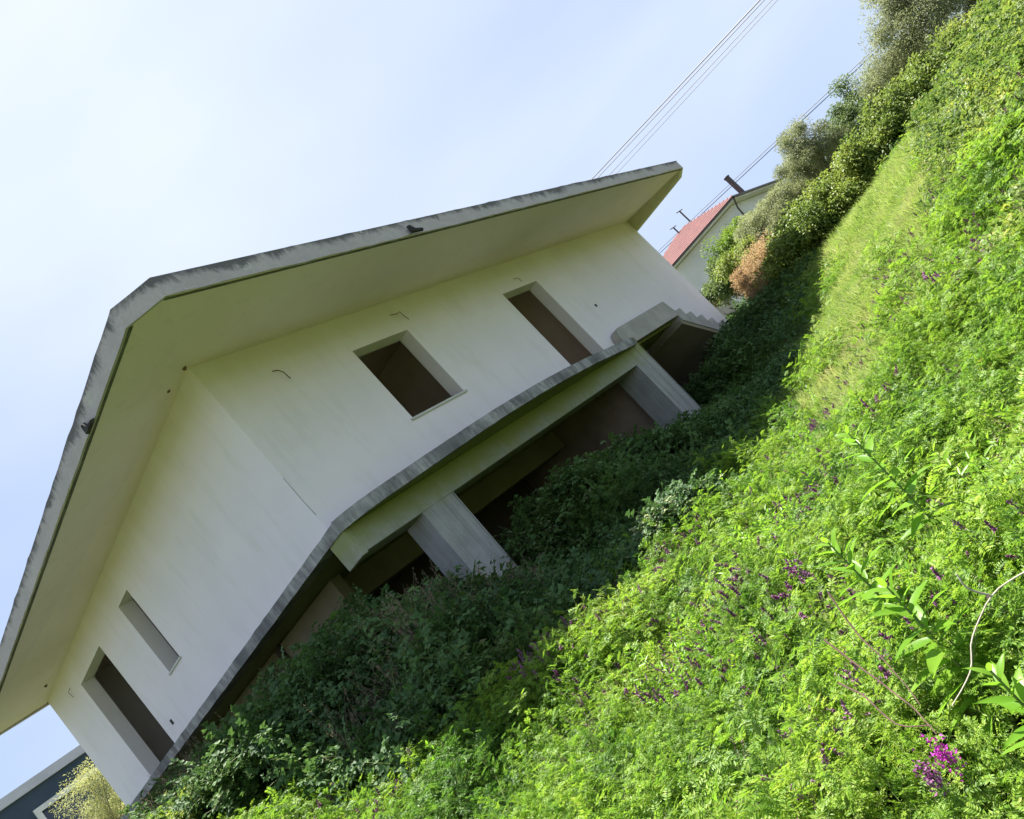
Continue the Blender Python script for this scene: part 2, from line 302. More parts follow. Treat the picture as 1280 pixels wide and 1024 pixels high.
# ------------------------------------------------------------------ the house (origin: foot of its near corner)
ZT, ZB, W1, W2, TH = 4.99, 2.094, 13.98, 11.11, 0.28
house = empty('house', (0, 0, -1.0), label='unfinished white two-storey house with wide concrete eaves standing on bare concrete columns', cat='house')
def wall_with_holes(u0, u1, v0, v1, holes, place, m=0, thick=TH):
    """rectangular wall with openings; place(u, v, w) -> xyz, w = depth into the wall"""
    us = sorted(set([u0, u1]+[h[0] for h in holes]+[h[1] for h in holes])); vs = sorted(set([v0, v1]+[h[2] for h in holes]+[h[3] for h in holes]))
    g = G(); solid = lambda i, j: 0 <= i < len(us)-1 and 0 <= j < len(vs)-1 and not any(h[0] <= us[i] and us[i+1] <= h[1] and h[2] <= vs[j] and vs[j+1] <= h[3] for h in holes)
    for i in range(len(us)-1):
        for j in range(len(vs)-1):
            if not solid(i, j): continue
            a, b, c, d = us[i], us[i+1], vs[j], vs[j+1]
            g.add([place(a, c, 0), place(b, c, 0), place(b, d, 0), place(a, d, 0)], [(0, 1, 2, 3)], m)
            g.add([place(a, c, thick), place(b, c, thick), place(b, d, thick), place(a, d, thick)], [(3, 2, 1, 0)], m)
            if not solid(i-1, j): g.add([place(a, c, 0), place(a, d, 0), place(a, d, thick), place(a, c, thick)], [(0, 1, 2, 3)], m)
            if not solid(i+1, j): g.add([place(b, c, 0), place(b, d, 0), place(b, d, thick), place(b, c, thick)], [(3, 2, 1, 0)], m)
            if not solid(i, j-1): g.add([place(a, c, 0), place(b, c, 0), place(b, c, thick), place(a, c, thick)], [(3, 2, 1, 0)], m)
            if not solid(i, j+1): g.add([place(a, d, 0), place(b, d, 0), place(b, d, thick), place(a, d, thick)], [(0, 1, 2, 3)], m)
    return g
ZS = ZT+0.02
front = wall_with_holes(0, W1, ZB-.004, ZS, [(2.56, 3.925, 2.897, 4.345), (6.89, 8.23, ZB-.004, 4.318)], lambda u, v, w: (u, w, v))
# the tail of the wall that follows the stair down to the ground
tail = [(11.75, 2.09), (13.98, 2.09), (13.98, 0.1), (13.62, 0.60)]
front.prism([(x, 0, z) for x, z in tail], [(x, .28, z) for x, z in tail])
wf = front.obj('front_wall', M_wall, house)
side = wall_with_holes(TH, W2, ZB-.004, ZS, [(5.176, 5.816, 2.916, 4.395), (7.38, 9.14, ZB-.004, 4.414)], lambda u, v, w: (w, u, v))
side.obj('side_wall', M_wall, house)
g = wall_with_holes(.28, W2, -1.0, ZS, [(1.2, 2.8, 2.9, 4.35), (6.0, 7.6, 2.9, 4.35)], lambda u, v, w: (W1-w, u, v)); g.obj('rear_wall', M_wall, house)  # unseen openings added to let daylight into the rooms
g = wall_with_holes(TH, W1-.281, -1.0, ZS, [(6.5, 8.3, 2.1, 4.35), (10.5, 12.2, 2.9, 4.35)], lambda u, v, w: (u, W2-w, v)); g.obj('rear_wall', M_wall, house)  # these openings too are added, unseen, to brighten the inside
# inside of the upper storey
g = G()
g.box((TH+.002, TH, ZT-.12), (W1-.3, W2-.3, ZT-.02))
g.box((5.2, TH+.01, ZB+.002), (5.34, W2-.3, ZT-.13)); g.box((9.14, 3.6, ZB+.002), (W1-.3, 3.75, ZT-.13))
g.box((TH, 6.3, ZB+.002), (5.2, 6.44, ZT-.13)); g.box((9.0, TH+.01, ZB+.002), (9.14, 5.2, ZT-.13)); g.obj('partition_wall', M_inner, house)
g = G(); g.box((2.6, 6.45, ZB+.002), (2.75, W2-.3, ZT-.13)); g.obj('partition_wall', M_darkin, house)
# window sills
g = G(); g.box((2.50, -.035, 2.857), (3.97, .27, 2.897)); g.obj('window_sill', M_marble, house, .006)
g = G(); g.box((-.03, 5.14, 2.880), (.27, 5.85, 2.916)); g.obj('window_sill', M_marble, house, .006)
# roof: thick eaves slab with sloping soffit, chamfered near corner, fascia on its edge
P0, P1, P2, P3 = (14.05, -2.03, 4.735), (-1.13, -1.98, 4.71), (-1.495, -1.60, 4.715), (-1.45, 11.3, 4.965)
FT = .27
sof = G()
sof.add([(0, 0, ZT), (W1, 0, ZT), P0, P1, P2, P3, (0, 11.3, ZT)], [(0, 1, 2, 3), (0, 3, 4), (0, 4, 5, 6)])
top = [(14.15, -2.03, 5.0), P1[:2]+(4.99,), P2[:2]+(4.99,), (-1.45, 11.3, 5.23), (14.15, 11.3, 5.2)]
sof.add(top+[(6.3, 4.5, 5.9), (8.2, 4.5, 5.9)], [(0, 1, 5, 6), (1, 2, 5), (2, 3, 5), (3, 4, 6, 5), (4, 0, 6)])
sof.obj('roof', M_soffit, house)
fas = G()
def strip(g, a, b, h0, h1, out, t=.035, n=1, jit=0.0):
    """upright slab edge from a to b, its face jittered like rough casting"""
    a = Vector(a); b = Vector(b); d = (b-a); nrm = Vector(out).normalized(); rows = []
    for i in range(n+1):
        p = a.lerp(b, i/n); h = h0+(h1-h0)*i/n; e = 0 if i in (0, n) else random.uniform(-jit, jit); e2 = 0 if i in (0, n) else random.uniform(-jit, jit)
        rows.append([p+Vector((0, 0, e)), p+nrm*e2*.5+Vector((0, 0, h*.45)), p+Vector((0, 0, h+e2*1.2)), p-nrm*t+Vector((0, 0, h+e2*1.2)), p-nrm*t+Vector((0, 0, e))])
    vs = [q for r in rows for q in r]; fs = []
    for i in range(n):
        for k in range(5): fs.append((i*5+k, i*5+(k+1) % 5, (i+1)*5+(k+1) % 5, (i+1)*5+k))
    fs += [(4, 3, 2, 1, 0), tuple(n*5+k for k in range(5))]; g.add(vs, fs)
strip(fas, P0, P1, .265, .28, (0, -1, 0), n=60, jit=.010)
fas.obj('fascia', M_fascia, house)
fas = G(); strip(fas, P1, P2, .28, .28, (-1, -1, 0), n=2, jit=.004); fas.obj('fascia', M_fascia, house)
fas = G(); strip(fas, P2, P3, .28, .27, (-1, 0, 0), n=50, jit=.010); fas.obj('fascia', M_fascia, house)
# down-turned end of the roof (seen from inside under the eaves)
g = G(); prof = [(-2.0, 5.0), (-2.0, 4.76), (-1.80, 4.63), (11.3, 4.63), (11.3, 5.2)]
g.prism([(13.985, y, z) for y, z in prof], [(14.155, y, z) for y, z in prof]); g.obj('end_fascia', mat_noise('ochre_end_fascia', (0.46, 0.44, 0.27), (0.60, 0.57, 0.38), 1.5), house)  # mottled ochre tone, yellower than the other fascias
g = G(); g.box((-1.40, 11.2, 4.95), (14.0, 11.3, 5.2)); g.obj('rear_fascia', M_fascia, house)
# thin dark strip along the fascia in place of a drip groove
def sagline(a, b, off, w, zf, name, mat):
    g = G(); a = Vector(a); b = Vector(b); o = Vector(off); d = Vector((0, 0, .012))
    g.prism([a+o, b+o, b+o*(1+w), a+o*(1+w)], [a+o-d, b+o-d, b+o*(1+w)-d, a+o*(1+w)-d]); return g.obj(name, mat, house)
M_groove = mat_noise('dark_drip_edge', (0.05, 0.052, 0.04), (0.15, 0.155, 0.11), 4)
sagline(P0, P1, (0, .036, .006), 1.1, 0, 'drip_edge', M_groove)
sagline(P2, P3, (.036, 0, .006), 1.5, 0, 'drip_edge', M_groove)
# broken spots of the fascia
for (c, ax, s) in (((3.05, -2.045, 4.80), 0, 1), ((-1.515, .22, 4.80), 1, 1)):
    g = G(); pr = [(-.05, -.085), (.22, -.095), (.26, -.07), (.08, -.04), (.02, .05), (-.035, .045)]
    q = lambda u, v, w: (c[0]+u, c[1]-w, c[2]+v) if ax == 0 else (c[0]-w, c[1]-u, c[2]+v)
    g.prism([q(u, v, -.01) for u, v in pr], [q(u*.85, v*.85, .03) for u, v in pr]); g.obj('broken_concrete_patch', M_hole, house)
# balcony slab: bulging curved front edge, narrow strip along the side wall
edge = [(-.02, -.17), (.07, -.26), (.25, -.36), (.62, -.47), (1.05, -.55), (2.0, -.70), (2.5, -.77), (3.27, -.84), (4.19, -.85), (4.85, -.82), (5.61, -.75), (6.57, -.63), (8.0, -.38), (8.95, -.22)]
def refine(p, n=4):
    o = []
    for i in range(len(p)-1):
        p0 = p[max(i-1, 0)]; p1 = p[i]; p2 = p[i+1]; p3 = p[min(i+2, len(p)-1)]
        for k in range(n):
            t = k/n; o.append(tuple(.5*((2*b)+(-a+c)*t+(2*a-5*b+4*c-d)*t*t+(-a+3*b-3*c+d)*t**3) for a, b, c, d in zip(p0, p1, p2, p3)))
    return o+[p[-1]]
ed = refine(edge)
g = G(); outl = ed+[(9.12, -.2), (9.12, .02), (11.5, .02), (11.5, .3), (11.5, W2-.3), (.28, W2-.3), (.28, 0)]
g.prism([(x, y, 1.95) for x, y in outl], [(x, y, ZB) for x, y in outl]); slab = g.obj('balcony_slab', M_board, house)
g = G()
vs = []; fs = []
for i, (x, y) in enumerate(ed):
    t = Vector(ed[min(i+1, len(ed)-1)])-Vector(ed[max(i-1, 0)]); nx, ny = t.y, -t.x; l = math.hypot(nx, ny); nx /= l; ny /= l
    j = random.uniform(-.008, .008); k = random.uniform(-.006, .006)
    j *= .3; k *= .5
    vs += [(x+nx*.045, y+ny*.045, 1.925+j), (x+nx*(.05+k), y+ny*(.05+k), 2.02), (x+nx*.042, y+ny*.042, ZB+.012+j), (x-nx*.03, y-ny*.03, ZB+.012+j), (x-nx*.03, y-ny*.03, 1.925+j)]
for i in range(len(ed)-1):
    for k in range(5): fs.append((i*5+k, i*5+(k+1) % 5, (i+1)*5+(k+1) % 5, (i+1)*5+k))
fs += [(4, 3, 2, 1, 0), tuple((len(ed)-1)*5+k for k in range(5))]
g.add(vs, fs); g.obj('slab_edge', M_edge, house)
g = G(); strip(g, (-.035, -.18, 1.93), (-.035, W2+.6, 1.945), .165, .15, (-1, 0, 0), t=.32, n=60, jit=.004); g.obj('slab_edge', M_edge, house)
# front beam with its projecting end, columns
g = G(); g.box((0, -.20, 1.555), (8.42, .20, 1.948)); g.box((-.012, -.215, 1.53), (.10, .21, 1.949)); g.obj('beam', M_board, house, .012)
g = G(); g.box((1.3, 2.6, 1.50), (8.5, 2.9, 1.95)); g.obj('beam', M_tan, house)
for (a, b) in (((1.12, 1.87)), ((8.42, 9.10))):
    g = G(); g.add([], [])
    xa0, xa1, xb0, xb1 = (1.27, 1.02, 1.90, 1.83) if a < 2 else (8.42, 8.36, 9.10, 9.04)
    zt = 1.556 if a < 2 else 1.949; dep = .28 if a < 2 else .42
    base = [(xa1, -.195, -1.3), (xb1, -.195, -1.3), (xb1, dep, -1.3), (xa1, dep, -1.3)]; topp = [(xa0, -.195, zt), (xb0, -.195, zt), (xb0, dep, zt), (xa0, dep, zt)]
    if a < 2: base = [(1.13, -.195, -1.3), (1.83, -.195, -1.3), (1.83, dep, -1.3), (1.13, dep, -1.3)]; topp = [(1.22, -.195, zt), (1.90, -.195, zt), (1.90, dep, zt), (1.22, dep, zt)]
    g.prism(base, topp)
    # raised ribs left by the formwork boards
    for k in range(3):
        u = .18+.26*k; s = .012
        g.prism([(base[0][0]+u-s, -.195, -1.3), (base[0][0]+u+s, -.195, -1.3), (base[0][0]+u+s, -.201, -1.3), (base[0][0]+u-s, -.201, -1.3)],
                [(topp[0][0]+u-s, -.195, zt), (topp[0][0]+u+s, -.195, zt), (topp[0][0]+u+s, -.201, zt), (topp[0][0]+u-s, -.201, zt)])
    g.obj('column', M_board, house, .01)
# ground floor recess: walls, ceiling darkness, side wall with an opening
g = G(); g.box((8.55, .43, -1.3), (8.75, 4.2, 1.95)); g.obj('ground_floor_wall', M_pink, house)
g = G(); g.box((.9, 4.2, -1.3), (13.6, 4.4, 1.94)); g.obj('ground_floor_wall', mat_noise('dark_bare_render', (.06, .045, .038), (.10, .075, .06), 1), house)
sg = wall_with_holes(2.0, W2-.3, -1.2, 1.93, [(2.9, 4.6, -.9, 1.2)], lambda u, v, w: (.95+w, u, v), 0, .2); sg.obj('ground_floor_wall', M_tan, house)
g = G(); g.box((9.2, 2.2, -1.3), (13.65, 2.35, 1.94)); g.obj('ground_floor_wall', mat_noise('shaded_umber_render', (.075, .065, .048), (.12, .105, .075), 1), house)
# stair along the front: rounded upstand, six steps and a sloping underside
stair = empty('staircase', (11.7, -.2, 1.0), label='concrete outside staircase stepping down along the right end of the white facade', cat='stairs')
g = G(); arc = [(8.72+.19*(1-math.cos(a)), 2.27+.19*math.sin(a)) for a in [math.pi*k/12 for k in range(0, 7)]]
pr = [(8.72, 2.098)]+arc+[(11.48, 2.475), (11.60, 2.10), (11.58, 1.985), (9.12, 1.985), (9.12, 2.098)]
g.prism([(x, -.22, z) for x, z in pr], [(x, -.02, z) for x, z in pr]); g.obj('landing_upstand', M_conc, stair, .01)
nst = 7; x0, z0 = 11.56, 2.12; run, rise = (13.80-11.56)/nst, (2.12-.62)/nst
for k in range(nst):
    g = G(); xa = x0+k*run; zt = z0-k*rise
    g.prism([(xa, -.215, zt-.30), (xa+run+.03, -.215, zt-.30-rise*1.1), (xa+run+.03, -.215, zt-.02), (xa+run+.025, -.215, zt), (xa-.01, -.215, zt)],
            [(xa, 1.0, zt-.30), (xa+run+.03, 1.0, zt-.30-rise*1.1), (xa+run+.03, 1.0, zt-.02), (xa+run+.025, 1.0, zt), (xa-.01, 1.0, zt)])
    o = g.obj('step', M_conc, stair, .008)
g = G()
g.prism([(11.45, -.205, 1.86), (13.9, -.205, .22), (13.9, -.205, .12), (11.40, -.205, 1.76)], [(11.45, 1.6, 1.86), (13.9, 1.6, .22), (13.9, 1.6, .12), (11.40, 1.6, 1.76)])
g.obj('stair_slab', M_tan, stair)
# small marks on the facade: wire ends, holes, crack along the corner
def wirebit(name, pts, r=.006, mat=M_rust):
    g = G(); g.tube(pts, r, 5); return g.obj(name, mat, house)
wirebit('wire_stub', [(1.05, 0, 4.50), (1.10, -.05, 4.46), (1.12, -.09, 4.38), (1.16, -.06, 4.30), (1.2, -.03, 4.28)], .008)
wirebit('wire_stub', [(3.85, 0, 4.72), (3.92, -.07, 4.66), (3.98, -.10, 4.66), (4.05, -.05, 4.62), (4.12, -.03, 4.50)], .007)
wirebit('wire_stub', [(7.6, 0, 4.55), (7.68, -.06, 4.50), (7.75, -.02, 4.42)], .006)
wirebit('wire_stub', [(0, 9.7, 4.62), (-.06, 9.72, 4.55), (-.04, 9.72, 4.42)], .006)
for c in ((9.35, -.004, 3.22), ):
    g = G(); g.prism([(c[0]+.045*math.cos(a), c[1], c[2]+.045*math.sin(a)) for a in np.linspace(0, 2*math.pi, 9)[:-1]], [(c[0]+.03*math.cos(a), c[1]+.003, c[2]+.03*math.sin(a)) for a in np.linspace(0, 2*math.pi, 9)[:-1]]); g.obj('drain_hole', M_hole, house)  # flat disc coloured like the dark inside of a hole
g = G(); g.box((-.004, 6.88, 2.33), (.0, 6.98, 2.43)); g.obj('drain_hole', M_hole, house)
g = G(); g.tube([(-.002, -.002, z) for z in (3.0, 2.8, 2.6)]+[(.01, -.003, 2.35)], .0035, 4); g.obj('corner_crack', M_hole, house)
for (c) in ((-.10, -.06, 4.96), (-.22, .35, 4.965), (-.25, 9.9, 4.97)):
    g = G(); n = 8; g.prism([(c[0]+random.uniform(.012, .025)*math.cos(2*math.pi*k/n), c[1]+random.uniform(.012, .03)*math.sin(2*math.pi*k/n), c[2]-.02) for k in range(n)], [(c[0]+.04*math.cos(2*math.pi*k/n), c[1]+.04*math.sin(2*math.pi*k/n), c[2]+.02) for k in range(n)]); g.obj('wasp_nest', M_rust, house)

# ------------------------------------------------------------------ leaf machinery
def norm(v): return v/np.maximum(np.linalg.norm(v, axis=-1, keepdims=True), 1e-9)
def leaves(c, d, n, L, Wd, fold=.25, droop=.15):
    """c base, d axis, n normal -> two folded triangles a side; returns verts (N*4) and tris (N*2)"""
    d = norm(d); s = norm(np.cross(d, n)); n = np.cross(s, d); L = np.broadcast_to(np.asarray(L, float), (len(c),))[:, None]; Wd = np.broadcast_to(np.asarray(Wd, float), (len(c),))[:, None]
    mid = c+d*L*.42; v = np.stack([c, mid+s*Wd*.5+n*Wd*fold, c+d*L-n*L*droop, mid-s*Wd*.5+n*Wd*fold], 1)
    k = np.arange(len(c))[:, None]*4
    t = np.stack([k+[0, 2, 1], k+[0, 3, 2]], 1).reshape(-1, 3); return v.reshape(-1, 3), t
class NP:
    def __init__(s): s.V = []; s.T = []; s.M = []; s.R = []; s.n = 0
    def add(s, v, t, m=0, r=None):
        s.V.append(v); s.T.append(t+s.n); s.n += len(v); s.M.append(np.full(len(t), m))
        s.R.append(np.repeat(rng.random(len(t)//2+1), 2)[:len(t)] if r is None else np.full(len(t), r))
    def lv(s, *a, m=0, **k): v, t = leaves(*a, **k); s.add(v, t, m)
    def ribbon(s, pts, r, m=0, sides=3):
        pts = np.asarray(pts, float); K = len(pts); tn = norm(np.gradient(pts, axis=0)); a = norm(np.cross(tn, np.array([.31, .22, .92]))); b = np.cross(tn, a)
        r = np.broadcast_to(np.asarray(r, float), (K,)); ang = np.arange(sides)*2*np.pi/sides
        v = (pts[:, None]+(a[:, None]*np.cos(ang)[None, :, None]+b[:, None]*np.sin(ang)[None, :, None])*r[:, None, None]).reshape(-1, 3)
        t = []
        for i in range(K-1):
            for k in range(sides):
                p, q = i*sides+k, i*sides+(k+1) % sides; t += [(p, q, q+sides), (p, q+sides, p+sides)]
        s.add(v, np.array(t), m, rng.random())
    def mesh(s, name, mats, smooth=False):
        return npmesh(name, np.concatenate(s.V), np.concatenate(s.T), mats, np.concatenate(s.M), np.concatenate(s.R), smooth)
def unit(n): return norm(rng.normal(size=(n, 3)))

# prototypes used by the ground cover
def proto_vetch(i, mat=None):
    g = NP()
    for st in range(3):
        az = rng.uniform(0, 2*np.pi); lean = rng.uniform(.3, 1.0); H = rng.uniform(.16, .30)
        t = np.linspace(0, 1, 6); pts = np.stack([np.cos(az)*lean*H*t**1.5+.01*np.sin(9*t), np.sin(az)*lean*H*t**1.5, H*(t-.25*t*t*lean)], 1)
        g.ribbon(pts, np.linspace(.0022, .001, 6), 1)
        for k in range(5):
            tt = .2+.8*(k+rng.random()*.5)/5; p = np.array([np.interp(tt, t, pts[:, j]) for j in range(3)])
            a2 = az+rng.uniform(-2.2, 2.2); d = norm(np.array([np.cos(a2), np.sin(a2), rng.uniform(.1, .9)])); Ln = rng.uniform(.055, .095)
            up = np.array([0, 0, 1.]); sd = norm(np.cross(d, up)); nn = np.cross(sd, d)
            q = np.linspace(.15, 1, 7); ax = p+d*Ln*q[:, None]-up*Ln*.25*(q**2)[:, None]
            base = np.concatenate([ax, ax]); dirs = np.concatenate([sd+d*.5+np.zeros((7, 1)), -sd+d*.5+np.zeros((7, 1))])+rng.normal(size=(14, 3))*.12
            g.lv(base, dirs, nn+rng.normal(size=(14, 3))*.25, rng.uniform(.020, .030, 14), .0095, m=0, fold=.1)
    return g.mesh('vetch_tuft', [mat or L_vetch, M_greenstem])
def proto_grass(i, H=.34, n=26, mat=None):
    g = NP(); az = rng.uniform(0, 2*np.pi, n)
    for k in range(n):
        h = H*rng.uniform(.5, 1.1); le = rng.uniform(.15, .9); t = np.array([0, .35, .7, 1.0]); c = rng.normal(size=2)*.035
        d = np.array([np.cos(az[k]), np.sin(az[k]), 0]); sd = np.array([-d[1], d[0], 0])
        sp = np.stack([c[0]+d[0]*le*h*t**2, c[1]+d[1]*le*h*t**2, h*(t-.35*le*t**3)], 1); w = np.array([.0035, .0045, .003, .0003])*rng.uniform(.8, 1.5)
        v = np.concatenate([sp-sd*w[:, None], sp+sd*w[:, None]]); T_ = []
        for j in range(3): T_ += [(j, j+1, j+5), (j, j+5, j+4)]
        g.add(v, np.array(T_), 0, rng.random())
    return g.mesh('grass_tuft', [mat or L_grass])
def proto_bramble(i, leafmat=None, L=.055, ns=4, H=.30):
    g = NP()
    for st in range(ns):
        az = rng.uniform(0, 2*np.pi); H2 = H*rng.uniform(.7, 1.2); t = np.linspace(0, 1, 6); le = rng.uniform(.3, 1.1)
        pts = np.stack([np.cos(az)*le*H2*t, np.sin(az)*le*H2*t, H2*(t-.45*t*t*le)], 1); g.ribbon(pts, np.linspace(.003, .0015, 6), 1)
        for k in range(6):
            tt = .15+.85*(k+rng.random()*.6)/6; p = np.array([np.interp(tt, t, pts[:, j]) for j in range(3)]); a2 = az+rng.uniform(-2, 2)
            d = norm(np.array([np.cos(a2), np.sin(a2), rng.uniform(-.1, .7)])); q = p+d*.035; sd = norm(np.cross(d, [0, 0, 1.]))
            b = np.array([q, q, q]); dd = np.array([d, d*.45+sd, d*.45-sd]); sz = L*rng.uniform(.7, 1.2)
            g.lv(b, dd, np.array([[0, 0, 1.]]*3)+rng.normal(size=(3, 3))*.3, sz*np.array([1.1, .9, .9]), sz*.72, m=0, fold=.12, droop=.2)
    return g.mesh('bramble_spray', [leafmat or L_bramble, M_greenstem])
def proto_broad(i, mat=None, L=.05):
    g = NP(); n = 26; c = rng.normal(size=(n, 3))*[.08, .08, .05]+[0, 0, .12]; d = norm(c*[1, 1, .3]+rng.normal(size=(n, 3))*.05)
    g.lv(c, d, np.array([[0, 0, 1.]]*n)+rng.normal(size=(n, 3))*.45, rng.uniform(.6, 1.2, n)*L, rng.uniform(.6, .9, n)*L*.75, m=0, fold=.12)
    for k in range(4): g.ribbon([(0, 0, 0), tuple(c[k]*.6), tuple(c[k])], .0016, 1)
    return g.mesh('broadleaf_tuft', [mat or L_broad, M_greenstem])
def proto_flower(i, mat=None):
    g = NP(); H = .20*rng.uniform(.85, 1.15); le = rng.uniform(.0, .35); t = np.linspace(0, 1, 5); az = rng.uniform(0, 6.28)
    pts = np.stack([np.cos(az)*le*H*t**2, np.sin(az)*le*H*t**2, H*t], 1); g.ribbon(pts, .0014, 1)
    n = 26; tt = np.linspace(.70, 1.0, n); c = np.stack([np.interp(tt, t, pts[:, j]) for j in range(3)], 1); a = az+rng.uniform(-1.8, 1.8, n)
    d = np.stack([np.cos(a), np.sin(a), rng.uniform(-.7, .2, n)], 1); g.lv(c, d, unit(n), .021*(1.15-.55*(tt-.7)/.3), .012, m=0, fold=.4)
    return g.mesh('flower_spike', [mat or L_flower, M_greenstem])
def proto_straw(i):
    g = NP()
    for k in range(9):
        az = rng.uniform(0, 6.28); h = rng.uniform(.25, .55); le = rng.uniform(.1, .6); t = np.linspace(0, 1, 5)
        pts = np.stack([np.cos(az)*le*h*t**1.6, np.sin(az)*le*h*t**1.6, h*t], 1); g.ribbon(pts, np.linspace(.002, .0008, 5), 0)
        n = 9; c = pts[-1]-rng.random((n, 1))*np.array([[np.cos(az)*.05, np.sin(az)*.05, .12]]); g.lv(c, unit(n)+[0, 0, .6], unit(n), .018, .006, m=0)
    return g.mesh('straw_tuft', [L_straw])
def protocol(name, fn, n, *a, **k):
    c = bpy.data.collections.new(name)
    for i in range(n):
        o = bpy.data.objects.new('%s_%02d' % (name, i), fn(i, *a, **k)); c.objects.link(o)
    return c, n
PC = {'deep_vetch': protocol('deep_vetch', proto_vetch, 5, L_deep), 'shade_tinted_vetch': protocol('shade_tinted_vetch', proto_vetch, 5, L_vetch_shaded), 'vetch': protocol('vetch', proto_vetch, 8), 'grass': protocol('grass', proto_grass, 6), 'bramble': protocol('bramble', proto_bramble, 7),
      'broad': protocol('broad', proto_broad, 5), 'flower': protocol('flower', proto_flower, 4), 'pale': protocol('pale', proto_bramble, 3, L_pale, .075),
      'straw': protocol('straw', proto_straw, 4), 'bright': protocol('bright', proto_bramble, 4, L_broad, .05)}
def scatter(name, kind, pts, scl, tilt=.35, label=None, cat=None):
    col, n = PC[kind]; k = len(pts)
    me = bpy.data.meshes.new(name); me.vertices.add(k); me.vertices.foreach_set('co', np.asarray(pts, np.float32).ravel())
    rot = np.stack([rng.normal(size=k)*tilt, rng.normal(size=k)*tilt, rng.uniform(0, 2*np.pi, k)], 1).astype(np.float32)
    me.attributes.new('rot', 'FLOAT_VECTOR', 'POINT').data.foreach_set('vector', rot.ravel())
    me.attributes.new('scl', 'FLOAT', 'POINT').data.foreach_set('value', np.asarray(scl, np.float32))
    me.attributes.new('idx', 'INT', 'POINT').data.foreach_set('value', rng.integers(0, n, k).astype(np.int32))
    o = bpy.data.objects.new(name, me); COL.objects.link(o); tag(o, label, cat, kind='stuff')
    ng = bpy.data.node_groups.new(name, 'GeometryNodeTree')
    ng.interface.new_socket('Geometry', in_out='INPUT', socket_type='NodeSocketGeometry'); ng.interface.new_socket('Geometry', in_out='OUTPUT', socket_type='NodeSocketGeometry')
    i_ = ng.nodes.new('NodeGroupInput'); o_ = ng.nodes.new('NodeGroupOutput'); ip = ng.nodes.new('GeometryNodeInstanceOnPoints'); ci = ng.nodes.new('GeometryNodeCollectionInfo')
    ci.inputs['Collection'].default_value = col; ci.inputs['Separate Children'].default_value = True; ci.inputs['Reset Children'].default_value = True
    ip.inputs['Pick Instance'].default_value = True
    def na(nm, dt):
        q = ng.nodes.new('GeometryNodeInputNamedAttribute'); q.data_type = dt; q.inputs['Name'].default_value = nm
        return [s for s in q.outputs if s.enabled and s.name == 'Attribute'][0]
    L = ng.links.new
    L(i_.outputs[0], ip.inputs['Points']); L(ci.outputs[0], ip.inputs['Instance']); L(na('idx', 'INT'), ip.inputs['Instance Index'])
    L(na('rot', 'FLOAT_VECTOR'), ip.inputs['Rotation']); L(na('scl', 'FLOAT'), ip.inputs['Scale']); L(ip.outputs[0], o_.inputs[0])
    o.modifiers.new('instances', 'NODES').node_group = ng; return o

# ------------------------------------------------------------------ where things grow
def vnoise(x, y, s, seed=0):
    r = np.random.default_rng(seed); out = 0
    for k in range(6):
        a, b, p = r.normal(), r.normal(), r.uniform(0, 6.28); out = out+np.sin((x*a+y*b)*s+p)
    return out/6**.5*.7
def hdist(x, y):
    dx = np.maximum(np.maximum(0-x, x-W1), 0); dy = np.maximum(np.maximum(0-y, y-W2), 0); return np.hypot(dx, dy)
def heap(x, y):
    """height of the bramble heaps above the ground"""
    hf = np.interp(x, [-1, -.4, .2, 1.2, 1.9, 2.6, 3.9, 5.4, 6.6, 7.2, 8.5, 9.6, 12, 14, 18], [1.9, 1.35, .6, .32, .6, 1.35, 1.3, 1.1, .55, .3, .1, .7, .55, .55, .6])
    hs = np.interp(y, [-2, -.8, .4, 3.7, 6.2, 9, 13], [1.25, 1.25, 1.40, 1.30, 1.05, .85, .6])
    dx = np.maximum(0-x, 0); dy = np.maximum(0-y, 0); w = dx/np.maximum(dx+dy, 1e-6); h = hf*(1-w)+hs*w
    d = hdist(x, y); f = np.clip(1.15-d/np.interp(w, [0, 1], [3.2, 3.4]), 0, 1)
    return (h*f**.8+.22)*(1+.25*vnoise(x, y, 1.9, 5))
def polar(n, a0, a1, d0, d1, p=.5):
    a = R(1)*rng.uniform(a0, a1, n); d = (d0**(1/p)+(d1**(1/p)-d0**(1/p))*rng.random(n))**p; return EYE.x+d*np.cos(a), EYE.y+d*np.sin(a), d
def outside(x, y, m=.0): return ~((x > -m) & (x < W1+m) & (y > -m) & (y < W2+m))
def shade_line(x, y):  # >0 : brambly strip next to the house
    return np.where(x > -1, 3.1+.25*vnoise(x, y, 1.3, 9)+np.clip(x-8, 0, 3)*(-.08)+y, np.minimum(3.1+y, 2.6+x+.2*vnoise(x, y, 1.3, 3)))

# vetch carpet, thick near the camera
x, y, d = polar(60000, -14, 84, .95, 12.5, .55)
k = outside(x, y, .3) & (shade_line(x, y) < .35) & ~((np.arctan2(y-EYE.y, x-EYE.x) < R(23)+.05*vnoise(x, y, .9, 2)) & (d > 7.9+1.6*vnoise(x, y, .8, 4)+rng.normal(size=len(x))*.5))
x, y, d = x[k], y[k], d[k]; hum = .16*np.clip(vnoise(x, y, 1.7, 12)+.4, 0, 2)+.10*np.clip(vnoise(x, y, 4.3, 14), 0, 2)*np.clip((d-1.5)/2, 0, 1)
z = ground(x, y)+hum+rng.uniform(-.06, .17, len(x)); sc = rng.uniform(.5, 1.1, len(x))*(1+.35*vnoise(x, y, 2.4, 17))*np.interp(d, [1, 3, 12], [.7, .85, 1.3])
dk = vnoise(x, y, 2.1, 131)+.6*vnoise(x, y, 5.5, 132)+rng.normal(size=len(x))*.25 > .45
scatter('vetch_cover', 'vetch', np.stack([x, y, z], 1)[~dk], sc[~dk], .5, 'bright green feathery vetch carpeting the sunny slope', 'ground cover')
